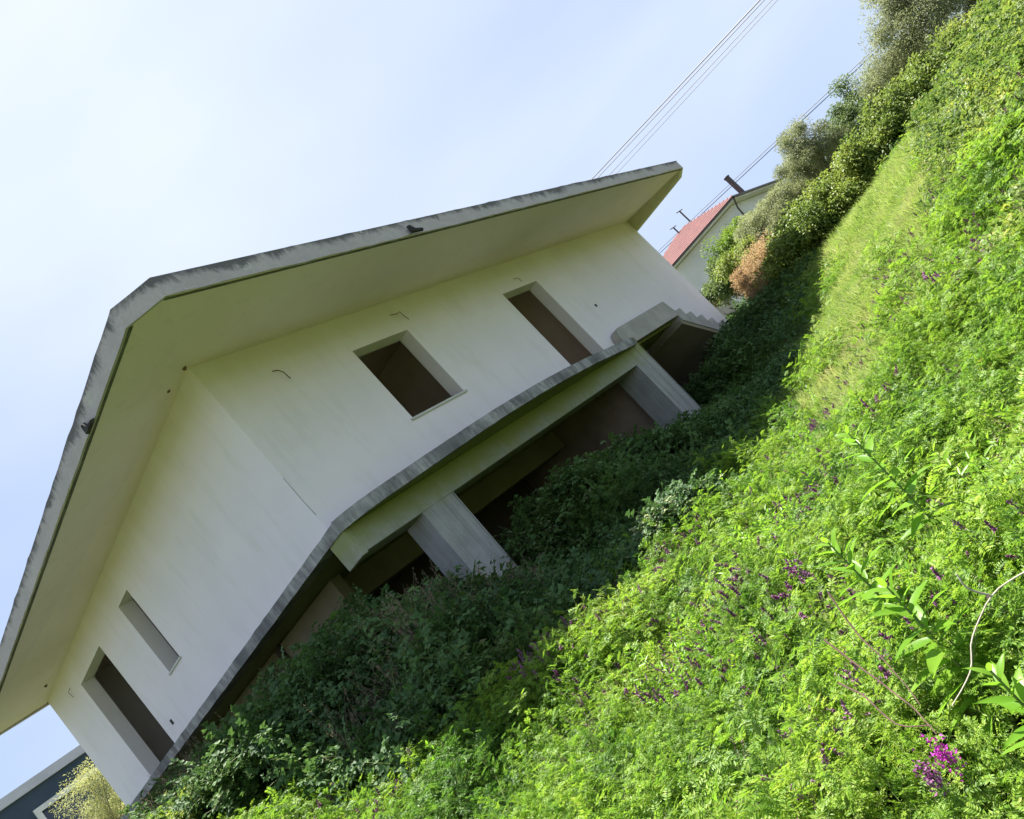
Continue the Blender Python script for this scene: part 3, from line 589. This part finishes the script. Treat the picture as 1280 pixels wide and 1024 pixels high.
scatter('vetch_cover', 'deep_vetch', np.stack([x, y, z-.05], 1)[dk], sc[dk], .5, 'darker green vetch patches sunk between the bright ones', 'ground cover')

# long yellow-green grass strip on the way up, and thin grass among everything
x, y, d = polar(34000, 3, 26, 7.0, 25, .6)
az = np.degrees(np.arctan2(y-EYE.y, x-EYE.x)); k = outside(x, y, .2) & (az > np.interp(d, [7, 14, 25], [9.5, 7, 4.5])+1.5*vnoise(x, y, .5, 8)) & (hdist(x, y) > 1.6)
x, y, d = x[k], y[k], d[k]
scatter('meadow_grass', 'grass', np.stack([x, y, ground(x, y)+.02], 1), rng.uniform(.6, 1.15, len(x))*np.interp(d, [8, 25], [.9, 1.4]), .2, 'soft yellow-green grass strip running uphill past the house', 'grass')
x, y, d = polar(1300, -10, 80, 2.0, 10, .6); k = outside(x, y, .3); x, y = x[k], y[k]
scatter('meadow_grass', 'grass', np.stack([x, y, ground(x, y)+.05], 1), rng.uniform(.5, .9, len(x)), .5, 'thin grass blades mixed into the vetch in front', 'grass')
x, y, d = polar(5200, 4, 22, 8.5, 24, .6); k = outside(x, y, .3) & (hdist(x, y) > 1.8) & (vnoise(x, y, 1.6, 83)+.6*vnoise(x, y, 3.5, 84) > .6); x, y = x[k], y[k]
scatter('strip_weeds', 'vetch', np.stack([x, y, ground(x, y)+.12], 1), rng.uniform(.9, 1.7, len(x)), .4, 'patches of feathery weeds breaking up the grass strip', 'weeds')
x, y, d = polar(1500, 5, 22, 8.5, 24, .6); k = outside(x, y, .3) & (vnoise(x, y, 1.1, 93) > .35); x, y = x[k], y[k]
scatter('dry_stalks', 'straw', np.stack([x, y, ground(x, y)], 1), rng.uniform(.5, .9, len(x)), .3, 'thin straw-coloured seed heads in the grass strip', 'dry weeds')
# broad weeds among the vetch, more on the right bank
x, y, d = polar(9000, -12, 70, 1.3, 13, .6); k = outside(x, y, .3) & (shade_line(x, y) < .2) & ((vnoise(x, y, 1.5, 21) > .35) | (np.arctan2(y-EYE.y, x-EYE.x) < R(9))); x, y = x[k], y[k]
scatter('broadleaf_weeds', 'broad', np.stack([x, y, ground(x, y)+rng.uniform(.0, .14, len(x))], 1), rng.uniform(.6, 1.1, len(x)), .4, 'small broad-leaved weeds scattered through the vetch', 'weeds')
x, y, d = polar(9000, -14, 9, 5.5, 24, .6); az = np.degrees(np.arctan2(y-EYE.y, x-EYE.x)); k = az < np.interp(d, [5, 14, 25], [8, 7, 4.5]); x, y, d = x[k], y[k], d[k]
kk = rng.random(len(x)) < .25
scatter('dry_stalks', 'straw', np.stack([x, y, ground(x, y)+.02], 1)[kk & (vnoise(x, y, 1.4, 71) > .3)], rng.uniform(.4, .9, (kk & (vnoise(x, y, 1.4, 71) > .3)).sum()), .4, 'dry brown stalks tangled in the creepers on the bank', 'dry weeds')
scatter('leafy_bank', 'bright', np.stack([x, y, ground(x, y)+rng.uniform(-.02, .28, len(x))], 1), rng.uniform(.5, 1.0, len(x))*np.interp(d, [5, 24], [.9, 1.5]), .5, 'tangle of bright leafy creepers on the rising bank at the right', 'creepers')
# brambles heaped against the house
n = 60000; x = rng.uniform(-3.6, 20, n); y = rng.uniform(-4.2, 13.5, n); k = outside(x, y, .0) & (shade_line(x, y) > -.15) & (hdist(x, y) < 3.5) & ((y < .0) | (x < 0) | (x > W1)); x, y = x[k], y[k]
H = heap(x, y); fr = rng.random(len(x))**.45; z = ground(x, y)+H*fr-.12; sh = fr > .35; k = sh; x, y, z = x[k], y[k], z[k]
u = vnoise(x, y, 1.1, 31)
a = u < .6
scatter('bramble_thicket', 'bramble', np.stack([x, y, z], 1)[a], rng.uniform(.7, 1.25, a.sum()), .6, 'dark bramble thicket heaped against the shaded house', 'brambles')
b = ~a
scatter('shade_weeds', 'shade_tinted_vetch', np.stack([x, y, z], 1)[b], rng.uniform(.9, 1.5, b.sum()), .5, 'green vetch with shade put into its leaf colour, climbing over the brambles', 'ground cover')
xl, yl = rng.uniform(-3.7, -2.5, 420), rng.uniform(-.5, 5.5, 420); kl = vnoise(xl, yl, 1.6, 77) > .15; xl, yl = xl[kl], yl[kl]  # brighter leaf kind added here; sun on the heap edge is put into colour
scatter('sun_brightened_creepers', 'bright', np.stack([xl, yl, ground(xl, yl)+heap(xl, yl)*rng.uniform(.6, 1.0, len(xl))-.05], 1), rng.uniform(.8, 1.3, len(xl)), .4, 'creeper leaves with sunlight put into their yellow-green colour, left of the shaded brambles', 'creepers')
# sprays that stand up out of the heap, and some below the slab between the columns
n = 1500; x = rng.uniform(-2.4, 13.5, n); y = np.where(x < 0, rng.uniform(-1.5, 11, n), rng.uniform(-1.6, .1, n)); k = ~((x > 1.0) & (x < 2.0) & (y > -.45)) & ~((x > 8.3) & (x < 9.2) & (y > -.45)); x, y = x[k], y[k]
scatter('bramble_thicket', 'bramble', np.stack([x, y, ground(x, y)+heap(x, y)*.98-.18], 1), rng.uniform(.9, 1.5, len(x)), .3, 'upright bramble sprays topping the thicket between the columns', 'brambles')
# dry grey-mauve stalks in the shaded heap and brown patches on the slope
n = 900; x = rng.uniform(-2.4, 1.0, n); y = rng.uniform(-2.2, 9, n); k = outside(x, y, .1) & (vnoise(x, y, 1.6, 44) > .2); x, y = x[k], y[k]
x2, y2, d2 = polar(1500, -5, 60, 2.5, 11, .6); k2 = (vnoise(x2, y2, 1.8, 55) > .62) & (shade_line(x2, y2) < 0)
scatter('dry_stalks', 'straw', np.concatenate([np.stack([x, y, ground(x, y)+heap(x, y)*.8-.1], 1), np.stack([x2[k2], y2[k2], ground(x2[k2], y2[k2])+.02], 1)]), np.concatenate([rng.uniform(.8, 1.3, len(x)), rng.uniform(.5, .9, k2.sum())]), .3, 'dry brownish seed stalks poking out of the greenery', 'dry weeds')
# flowers
x, y, d = polar(13000, -8, 66, 2.3, 11, .6); k = outside(x, y, .3) & ~((np.arctan2(y-EYE.y, x-EYE.x) < R(21)) & (d > 8.3) & (rng.random(len(x)) < .8)) & (shade_line(x, y) < -.1) & (vnoise(x, y, 1.2, 61)+.5*vnoise(x, y, 4.0, 62) > .02); x, y, d = x[k], y[k], d[k]
scatter('vetch_flowers', 'flower', np.stack([x, y, ground(x, y)+.16*np.clip(vnoise(x, y, 1.7, 12)+.4, 0, 2)+.10*np.clip(vnoise(x, y, 4.3, 14), 0, 2)+rng.uniform(.07, .17, len(x))], 1), rng.uniform(.6, 1.0, len(x))*np.interp(d, [2, 4], [.62, 1]), .35, 'small dark purple vetch flower spikes in the slope', 'flowers')

# ------------------------------------------------------------------ shrubs and trees
def tree(name, cat, label, loc, cz, rad, leafmat, nleaf, L, Wd, ncl=26, group=None, spread=.30, trunk_r=.07, stemmat=None, extra=None, limbs=8, droop=.15, sticks=0):
    """loc foot, cz crown centre above sea level, rad crown radii"""
    x, y = loc; zg = gz(x, y)-.05; root = empty(name, (x, y, zg), label=label, cat=cat, group=group)
    rad = np.array(rad); cc = np.array([x, y, cz])
    p = unit(ncl)*rng.random((ncl, 1))**.4*rng.uniform(.85, 1.3, (ncl, 1)); p[:, 2] = np.where(p[:, 2] < -.75, -.6, p[:, 2]); cl = cc+p*rad*(1-spread*.6)
    g = NP(); per = nleaf//ncl
    for c in cl:
        s = rad*spread*rng.uniform(.55, 1.4); q = unit(per)*rng.random((per, 1))**.5; pos = c+q*s
        d = norm(q+unit(per)*.8+[0, 0, -.1]); nrm = norm(q*.6+[0, 0, .9]+unit(per)*.5)
        g.lv(pos, d, nrm, rng.uniform(.7, 1.3, per)*L, rng.uniform(.7, 1.2, per)*Wd, m=0, droop=droop)
    if extra is not None:
        per = int(nleaf*extra[1]); c = cl[rng.integers(0, len(cl), per)]; pos = c+unit(per)*rad*spread*1.05; g.lv(pos, unit(per), unit(per), L*.8, Wd*1.2, m=1)
    linkobj('crown', g.mesh('crown', [leafmat]+([extra[0]] if extra else [])), root)
    t = G(); top = Vector((x+random.uniform(-.1, .1), y+random.uniform(-.1, .1), cz-rad[2]*.2)); b = Vector((x, y, zg)); mid = b.lerp(top, .5)+Vector((random.uniform(-.08, .08), random.uniform(-.08, .08), 0))
    t.tube([b, mid, top], [trunk_r, trunk_r*.8, trunk_r*.5], 7)
    for c in cl[:limbs]:
        c = Vector(c); s = mid.lerp(top, random.uniform(.1, .9)); m2 = s.lerp(c, .5)+Vector((0, 0, -.08*rad[2])); t.tube([s, m2, c], [trunk_r*.45, trunk_r*.3, trunk_r*.12], 5)
    for k in range(sticks):
        c = Vector(cc+unit(1)[0]*rad*.85); s = mid.lerp(top, random.random()); t.tube([s, s.lerp(c, .5)+Vector((0, 0, .05)), c], [trunk_r*.3, trunk_r*.2, .006], 4)
    linkobj('trunk', t.mesh('trunk', stemmat or M_bark), root); return root
def at(az, el, d): x, y = W(az, d); return x, y, d*math.tan(R(el))
def plant(az, el, d, raz, rel, *a, **k):
    """centre by bearing, elevation and distance; radii in metres"""
    x, y, z = at(az, el, d); return (x, y), z
TREES = [
 # az, el, dist, rh, rv, kind, label
 (1.6, 8.6, 25, 1.35, 1.25, 'o', 'tall loose olive tree at the upper end of the slope, farthest right'),
 (-.6, 7.2, 27, 1.3, 1.1, 'o', 'olive tree in the top right corner, half behind the leafy bank'),
 (4.3, 6.9, 26, 1.15, .95, 'o', 'round olive tree just left of the tallest olive on the slope'),
 (10.9, 7.2, 27, 1.15, .95, 'o', 'dark grey-green olive tree standing alone above the hedge, its crown clear against the sky'),
 (14.4, 5.8, 28, 1.2, .8, 'o', 'pale low olive tree in front of the right end of the red-roofed house'),
 (12.8, 6.0, 30, .9, .75, 'o', 'small olive tree squeezed between the dark olive and the pale low olive'),
 (15.9, 5.9, 29, 1.0, .8, 'o', 'pale olive crown against the gable end of the red-roofed house'),
 (7.2, 6.8, 34, 1.4, 1.25, 'd', 'dense dark green tree behind the hedge in the gap between two olives'),
 (8.8, 5.9, 33, 1.3, 1.1, 'd', 'lower dark green tree beside the dense one behind the hedge'),
 (5.6, 5.9, 32, 1.2, 1.0, 'd', 'dark green tree half hidden below the round olive'),
 (18.9, 6.2, 31, 1.0, .85, 'f', 'bright fresh green tree in front of the white wall of the red-roofed house'),
 (17.5, 6.9, 33, .9, .7, 'f', 'light green tree top against the gable wall under the gutter'),
 (20.3, 5.2, 28, .9, .8, 'd', 'small dark green fruit tree left of the bright green one, by the concrete wall'),
 (12.4, 5.4, 31, 1.1, .9, 'd', 'dark green tree low behind the hedge between the lone olive and the pale one'),
 (10.0, 4.4, 31, 1.1, .9, 'd', 'dark green tree low behind the hedge, right below the lone olive'),
 (2.6, 5.6, 29, 1.3, 1.0, 'd', 'dark green tree low behind the two right-hand olives'),
 (21.8, 4.9, 31, .6, .5, 'f', 'light green bush showing beside the right end of the big house')]
for az, el, d, rh, rv, kd, lab in TREES:
    x, y, z = at(az, el, d)
    if kd == 'o': tree('olive_tree', 'tree', lab, (x, y), z, (rh, rh, rv), L_olive, 22000, .075, .022, 34, 'olive trees on the slope', .34, .06, sticks=5)
    elif kd == 'd': tree('dark_tree', 'tree', lab, (x, y), z, (rh, rh, rv), L_dark, 9000, .085, .050, 30, 'green trees behind the hedge', .34)
    else: tree('green_tree', 'tree', lab, (x, y), z, (rh, rh, rv), L_fresh, 5200, .08, .055, 22, 'fresh green trees by the red-roofed house', .36)
HW = ['beside the brown bush', 'below the pale low olive', 'under the small squeezed olive', 'under the dark lone olive', 'right of the dark lone olive', 'in front of the lower dark tree', 'in front of the dense dark tree', 'below the round olive', 'between the two right-hand olives', 'at the uppermost end of the slope']
for i, lab in enumerate(HW):
    az = 16.6-1.75*i; d = 20.5+.25*i; el = 3.2+.16*i; x, y, z = at(az, el, d)
    tree('hedge_bush', 'bush', 'mixed green leafy bush in the hedge row '+lab, (x, y), z, (.95, .95, .72+.09*(i % 3)), L_hedge, 7500, .075, .055, 26, 'bushes of the hedge row', .36, .03)
for az, el, d, rh, rv, lab in ((17.6, 4.5, 22, .85, .72, 'dry reddish-brown bush at the foot of the hedge row'), (19.3, 4.0, 21.5, .6, .45, 'smaller dry brown bush next to the concrete wall'), (18.7, 3.0, 20.5, .55, .35, 'low sprawling dry brown bush below the other two')):
    x, y, z = at(az, el, d); tree('brown_bush', 'bush', lab, (x, y), z, (rh, rh, rv), L_brown, 4200, .06, .022, 22, 'dry brown bushes', .36, .03, sticks=26)
x, y, z = at(18.6, 5.6, 26); tree('yellow_green_bush', 'bush', 'yellow-green bush between the bright green tree and the brown bush', (x, y), z, (.8, .8, .6), L_hedge, 4200, .07, .045, 20, None, .4, .03, sticks=8)
x, y, z = at(16.9, 6.1, 33); tree('dark_tree', 'tree', 'grey-green tree hiding the lower right wall of the red-roofed house', (x, y), z-.5, (.9, .9, .8), L_olive, 8000, .08, .03, 24, None, .4, .05)
x, y, z = at(20.1, 2.0, 20.5); tree('yellow_green_bush', 'bush', 'small yellow-green bush just past the bottom of the staircase', (x, y), z, (.42, .42, .3), L_broad, 1800, .06, .045, 14, None, .4, .02)
x, y, z = at(72.7, 7.3, 25.5); tree('willow_shrub', 'shrub', 'pale grey-green willowy shrub in front of the dark blue building', (x, y), z, (.95, .95, 1.05), L_willow, 9000, .085, .012, 30, None, .34, .03, extra=(L_yellow, .05), sticks=20)
x, y, z = at(70.9, 6.4, 24.5); tree('yellow_shrub', 'shrub', 'low shrub with yellow flowers at the far end of the white side wall', (x, y), z, (.55, .55, .4), L_willow, 2600, .05, .02, 16, None, .36, .02, extra=(L_yellow, .35))
# shaded bushes past the end of the stair, and the pale-leaved bramble in a sun fleck
for (x, y, rz, lab) in ((15.6, -1.5, .55, 'dark leafy bush in the shade just past the stair end'), (17.2, -1.9, .45, 'dark leafy bush in the house shadow below the brown bush'), (14.2, -2.3, .35, 'low shaded bush at the edge of the house shadow'), (12.2, -1.5, .35, 'low shaded bush under the staircase')):
    tree('shade_bush', 'bush', lab, (x, y), gz(x, y)+rz*.8, (.95, .95, rz), L_dark, 5200, .075, .055, 24, 'shaded bushes past the staircase', .36, .03)
xs, ys = rng.normal(.35, .26, 70), rng.normal(-3.7, .22, 70); rr = np.clip(1-((xs-.35)/.75)**2-((ys+3.7)/.55)**2, 0, 1)**.5
xb, yb = np.repeat(xs, 4)+rng.normal(size=280)*.12, np.repeat(ys, 4)+rng.normal(size=280)*.12; rb = np.clip(1-((xb-.35)/.9)**2-((yb+3.7)/.7)**2, 0, 1)**.5
scatter('bramble_thicket', 'bramble', np.stack([xb, yb, ground(xb, yb)+.6*rb*rng.random(280)], 1), rng.uniform(.7, 1.1, 280), .5, 'small bramble mound under the patch of pale leaves', 'brambles')
scatter('pale_bramble', 'pale', np.stack([xs, ys, ground(xs, ys)+.20+.42*rr], 1), rng.uniform(.32, .58, 70), .3, 'patch of pale silvery leaves at the sunny edge of the thicket', 'weeds')

# foreground lance-leaved herbs, each leaf a part
def lance_leaf_mesh(i):
    g = NP(); L = 1.0; t = np.linspace(0, 1, 7); w = np.array([.02, .08, .105, .105, .08, .045, .0])*(1+.15*i); dr = -.22*t**2*(1+i*.4)
    rows = np.concatenate([np.stack([t, w, dr+.03], 1), np.stack([t, 0*w, dr], 1), np.stack([t, -w, dr+.03], 1)]); T_ = []
    for a in range(2):
        for j in range(6): p = a*7+j; T_ += [(p, p+7, p+8), (p, p+8, p+1)]
    g.add(rows, np.array(T_), 0, rng.random()); return g.mesh('leaf', [L_lance], True)
LEAF = [lance_leaf_mesh(i) for i in range(3)]
def herb(top, label, nleaf=34, leafL=.115, h=None):
    x, y, z = top; zg = gz(x, y); root = empty('leafy_herb', (x, y, zg), label=label, cat='plant', group='lance-leaved herbs in the foreground')
    bx, by = random.uniform(-.05, .05), random.uniform(-.05, .05); H = z-zg
    st = G(); st.tube([(x+bx, y+by, zg-.02), (x+bx*.6, y+by*.6, zg+H*.5), (x, y, z)], [.006, .005, .0025], 6); linkobj('stem', st.mesh('stem', M_greenstem), root)
    for k in range(nleaf):
        u = (k+.5)/nleaf; f = .42+.58*u; p = Vector((bx*(1-f), by*(1-f), H*f)); a = k*2.4; el = .05+.95*u**1.6; s = leafL*(.55+.75*math.sin(math.pi*min(1, .25+u*.75)))
        o = bpy.data.objects.new('leaf', LEAF[k % 3]); COL.objects.link(o); o.parent = root
        o.location = p; o.scale = (s, s*1.15, s); o.rotation_euler = (random.uniform(-.4, .4), -el+random.uniform(-.2, .2), a+random.uniform(-.3, .3))
    return root
for az, el, d, lab in ((21.9, -7.6, 3.1, 'lance-leaved herb, farthest of the four, in open vetch'), (27.9, -11.9, 2.6, 'lance-leaved herb beside a hollow in the vetch, left of its neighbours'),
                       (27.2, -16.2, 2.2, 'lance-leaved herb in the middle, just left of the pale dry twig'), (26.3, -23.2, 1.65, 'biggest lance-leaved herb, at the right edge by the magenta flowers')):
    x, y, z = at(az, el, d); herb((x, y, z), lab, leafL=.115 if d > 2 else .085)
# taller leafy weeds standing out of the carpet
def proto_weed(i):
    g = NP(); H = rng.uniform(.34, .52)
    for st in range(2):
        az = rng.uniform(0, 6.28); le = rng.uniform(0, .25); t = np.linspace(0, 1, 6); h = H*(1-.25*st)
        pts = np.stack([np.cos(az)*(le*h*t**1.5+.03*st), np.sin(az)*(le*h*t**1.5+.03*st), h*t], 1); g.ribbon(pts, np.linspace(.003, .0012, 6), 1)
        n = 22; tt = np.linspace(.2, 1, n); c = np.stack([np.interp(tt, t, pts[:, j]) for j in range(3)], 1); a = np.arange(n)*2.4+rng.normal(size=n)*.3
        d = np.stack([np.cos(a), np.sin(a), .1+1.2*tt**3], 1); g.lv(c, d, np.array([[0, 0, 1.]]*n)+rng.normal(size=(n, 3))*.2, .075*(1.15-.55*tt), .02, m=0, fold=.1, droop=.25)
    return g.mesh('tall_weed', [L_lance, M_greenstem])
PC['weed'] = protocol('weed', proto_weed, 5)
x, y, d = polar(2600, -12, 62, 2.6, 12, .6); k = outside(x, y, .3) & (shade_line(x, y) < .1) & (vnoise(x, y, 1.3, 101)+.5*vnoise(x, y, 5, 102) > .35) & ~((np.degrees(np.arctan2(y-EYE.y, x-EYE.x)) > 9) & (np.degrees(np.arctan2(y-EYE.y, x-EYE.x)) < 22) & (d > 7)); x, y = x[k], y[k]
scatter('tall_weeds', 'weed', np.stack([x, y, ground(x, y)+.02], 1), rng.uniform(.6, 1.1, len(x)), .22, 'taller leafy weed stems standing above the vetch in patches', 'weeds')
# magenta flower heads close to the camera
for az, el, d, lab in ((32.16, -25.0, 1.9, 'bright magenta vetch flower head, the upper of the pair'), (33.76, -25.5, 1.88, 'purple vetch flower head hanging just below the bright magenta one')):
    x, y, z = at(az, el, d); zg = gz(x, y); root = empty('vetch_flower', (x, y, zg), label=lab, cat='flower', group='close vetch flowers')
    g = NP(); n = 130; c = np.array([x, y, z])+rng.normal(size=(n, 3))*[.010, .010, .020]; g.lv(c, unit(n)+[0, 0, .3], unit(n), rng.uniform(.007, .014, n), .006, m=0, fold=.5); linkobj('petals', g.mesh('petals', [L_magenta if 'magenta one' not in lab else L_flower]), root)
    st = G(); st.tube([(x, y, zg), (x+.01, y, (z+zg)/2), (x, y, z)], [.003, .002, .0015], 5); linkobj('stem', st.mesh('stem', M_greenstem), root)
# dry twigs and dark arching stems
def stalk(name, label, pts, r, mat, cat='twig', grp=None):
    P = [Vector(at(p[0], p[1], p[2]*.84)) for p in pts]; Q = [tuple(v) for v in P]; Q = refine(Q, 4)
    g = G(); n = len(Q); g.tube([Vector(q)+Vector((random.uniform(-1, 1), random.uniform(-1, 1), random.uniform(-1, 1)))*r*.35 for q in Q], [r*(1-.6*i/n) for i in range(n)], 6)
    o = linkobj(name, g.mesh(name, mat)); tag(o, label, cat, grp); return o
stalk('dry_twig', 'pale bleached dry twig arching through the foreground herbs', [(18.0, -20.9, 2.25), (20.47, -20.29, 2.25), (22.9, -20.28, 2.22), (25.53, -21.32, 2.2), (27.25, -22.69, 2.16), (29.6, -23.42, 2.12)], .0026, M_drystem)
stalk('dry_twig', 'short side shoot of pale twig near the right edge', [(22.9, -20.28, 2.22), (23.6, -19.2, 2.2), (23.5, -18.2, 2.2)], .003, M_drystem)
for i, (lab, pts) in enumerate((('upper dark arching stem below the hollow in the vetch', [(30.19, -14.24, 2.75), (30.72, -17.07, 2.6), (30.68, -19.59, 2.45), (31.0, -22.31, 2.3)]), ('middle dark arching stem reaching to the magenta flowers', [(32.61, -16.2, 2.7), (31.9, -19.96, 2.5), (31.5, -22.2, 2.35), (31.6, -24.0, 2.2)]), ('lowest dark arching stem, nearly level', [(33.9, -18.6, 2.6), (33.28, -20.04, 2.5), (33.03, -22.28, 2.35), (31.42, -23.54, 2.25)]))):
    stalk('arching_twig', lab, pts, .0028, M_darkstem, 'stem', 'dark arching stems in the foreground')

# ------------------------------------------------------------------ neighbours
nb = empty('red_roofed_house', (36.9, 4.4, 1.0), label='white house with a pinkish red hipped roof and a dark stovepipe beyond the olives', cat='house')
g = G(); g.box((37.2, 4.7, 0), (46, 14, 6.75)); g.obj('wall', M_white, nb)
g = G(); e = [(36.75, 4.25), (46.4, 4.25), (46.4, 14.4), (36.75, 14.4)]
g.add([(x, y, 6.95) for x, y in e]+[(41.4, 9.0, 8.75), (41.6, 9.6, 8.75)], [(0, 1, 4), (1, 2, 5, 4), (2, 3, 5), (3, 0, 4, 5)]); rf = g.obj('roof', M_tile, nb)
for r_ in range(14):   # courses of the roof facing the slope, as raised rows
    u = r_/14; a = Vector((36.75, 4.25, 6.95)).lerp(Vector((41.4, 9.0, 8.75)), u); b = Vector((36.75, 14.4, 6.95)).lerp(Vector((41.6, 9.6, 8.75)), u)
    g = G(); g.prism([a, b, b+Vector((.3, 0, .15)), a+Vector((.3, 0, .15))], [a+Vector((-.02, 0, .05)), b+Vector((-.02, 0, .05)), b+Vector((.3, 0, .16)), a+Vector((.3, 0, .16))]); o = g.obj('tile_row', M_tile, nb)
g = G(); g.box((36.72, 4.22, 6.78), (46.4, 14.4, 6.93)); g.obj('eave', M_white, nb)
g = G(); g.box((36.62, 4.15, 6.86), (36.72, 14.4, 6.97)); g.box((36.62, 4.12, 6.86), (46.4, 4.21, 6.97)); g.tube([(36.68, 4.2, 6.86), (36.95, 4.5, 6.4), (37.1, 4.6, 5.9), (37.12, 4.62, 2)], .05, 6); g.obj('gutter', M_trim, nb)
g = G(); g.tube([(41.0, 4.9, 6.9), (41.0, 4.9, 8.6)], .16, 10); pp = g.obj('stovepipe', M_trim, nb)
g = G(); g.tube([(41.0, 4.9, 8.6), (41.0, 4.9, 8.68)], .19, 10); g.obj('cap', M_trim, pp)
for x, y, h in ((41.0, 8.2, 1.1), (41.3, 9.3, .8)):
    g = G(); g.tube([(x, y, 8.4), (x, y, 8.4+h)], .05, 6); g.tube([(x-.3, y+.1, 8.4+h), (x+.3, y-.1, 8.4+h)], .03, 5); g.obj('antenna', M_trim, nb)
g = G(); cw = [W(20.9, 30), W(24.5, 30)]; dx, dy = .25*math.cos(R(21)), .25*math.sin(R(21))
(ax, ay), (bx, by) = cw
g.prism([(ax, ay, .5), (bx, by, .5), (bx+dx, by+dy, .5), (ax+dx, ay+dy, .5)], [(ax, ay, 3.05), (bx, by, 3.35), (bx+dx, by+dy, 3.35), (ax+dx, ay+dy, 3.05)])
cwo = empty('concrete_wall', (ax, ay, .5), label='short grey concrete wall end with a terracotta patch beyond the big house', cat='wall'); g.obj('panel', M_conc, cwo)
g = G(); qx, qy = ax+.12*(bx-ax)-dx*.06, ay+.12*(by-ay)-dy*.06; rx, ry = ax+.42*(bx-ax)-dx*.06, ay+.42*(by-ay)-dy*.06
g.prism([(qx, qy, 2.3), (rx, ry, 2.3), (rx+dx*.04, ry+dy*.04, 2.3), (qx+dx*.04, qy+dy*.04, 2.3)], [(qx, qy, 2.9), (rx, ry, 2.95), (rx+dx*.04, ry+dy*.04, 2.95), (qx+dx*.04, qy+dy*.04, 2.9)]); g.obj('brick_patch', M_brick, cwo)
db = empty('blue_building', (3, 30, .5), label='flat-roofed dark blue building with a pale parapet beyond the white side wall', cat='building')
g = wall_with_holes(-6, 12, 0, 7.12, [(3.68, 7.6, 3.6, 6.16)], lambda u, v, w: (u, 30+w, v), 0, .3); g.box((-6, 30.3, 0), (12, 38, 7.1)); g.obj('wall', M_navy, db)
g = G(); g.box((-6.1, 29.88, 7.122), (12.1, 38.1, 7.5)); g.obj('parapet', M_band, db)
g = G(); g.box((3.46, 29.9, 6.162), (7.8, 30.2, 6.38)); g.box((3.46, 29.9, 3.4), (3.678, 30.2, 6.16)); g.box((7.6, 29.9, 3.4), (7.8, 30.2, 6.16)); g.box((3.68, 29.9, 3.4), (7.598, 30.2, 3.6)); fr = g.obj('window_frame', M_white, db)
g = G(); g.box((3.68, 30.16, 3.6), (7.6, 30.19, 6.16)); g.obj('pane', M_glass, fr)
g = G(); g.box((5.5, 30.10, 3.6), (5.6, 30.158, 6.16)); g.obj('mullion', M_trim, fr)
g = G(); g.box((6.35, 30.0, 7.5), (6.6, 30.2, 7.72)); g.obj('vent', M_trim, db)

# ------------------------------------------------------------------ overhead wires
def wire(label, p, q, r, grp, sag=.6):
    a = Vector(at(*p)); b = Vector(at(*q)); pts = []; d = b-a; a = a-d*1.2; b = b+d*.9
    for k in range(25):
        t = k/24; v = a.lerp(b, t); v.z -= 0; pts.append(v)
    g = G(); g.tube(pts, r, 5); o = linkobj('overhead_wire', g.mesh('overhead_wire', M_cable)); tag(o, label, 'wire', grp)
wire('thick overhead wire above the roof, uppermost of the four', (21.54, 16.58, 34), (6.43, 15.82, 26), .022, 'power lines over the roof')
wire('overhead wire just under the uppermost one, almost touching it', (21.2, 16.35, 34), (6.3, 15.62, 26), .016, 'power lines over the roof')
wire('overhead wire third from the top, above the roof', (20.7, 15.9, 34), (6.0, 15.25, 26), .012, 'power lines over the roof')
wire('thin overhead wire, lowest of the four above the roof', (20.32, 15.6, 34), (5.8, 14.99, 26), .011, 'power lines over the roof')
wire('upper of the two thin wires crossing behind the olive trees', (22.0, 9.90, 60), (2.75, 8.45, 44), .022, 'wires behind the olive trees')
wire('lower of the two thin wires crossing behind the olive trees', (22.0, 9.72, 60), (2.75, 8.25, 44), .022, 'wires behind the olive trees')
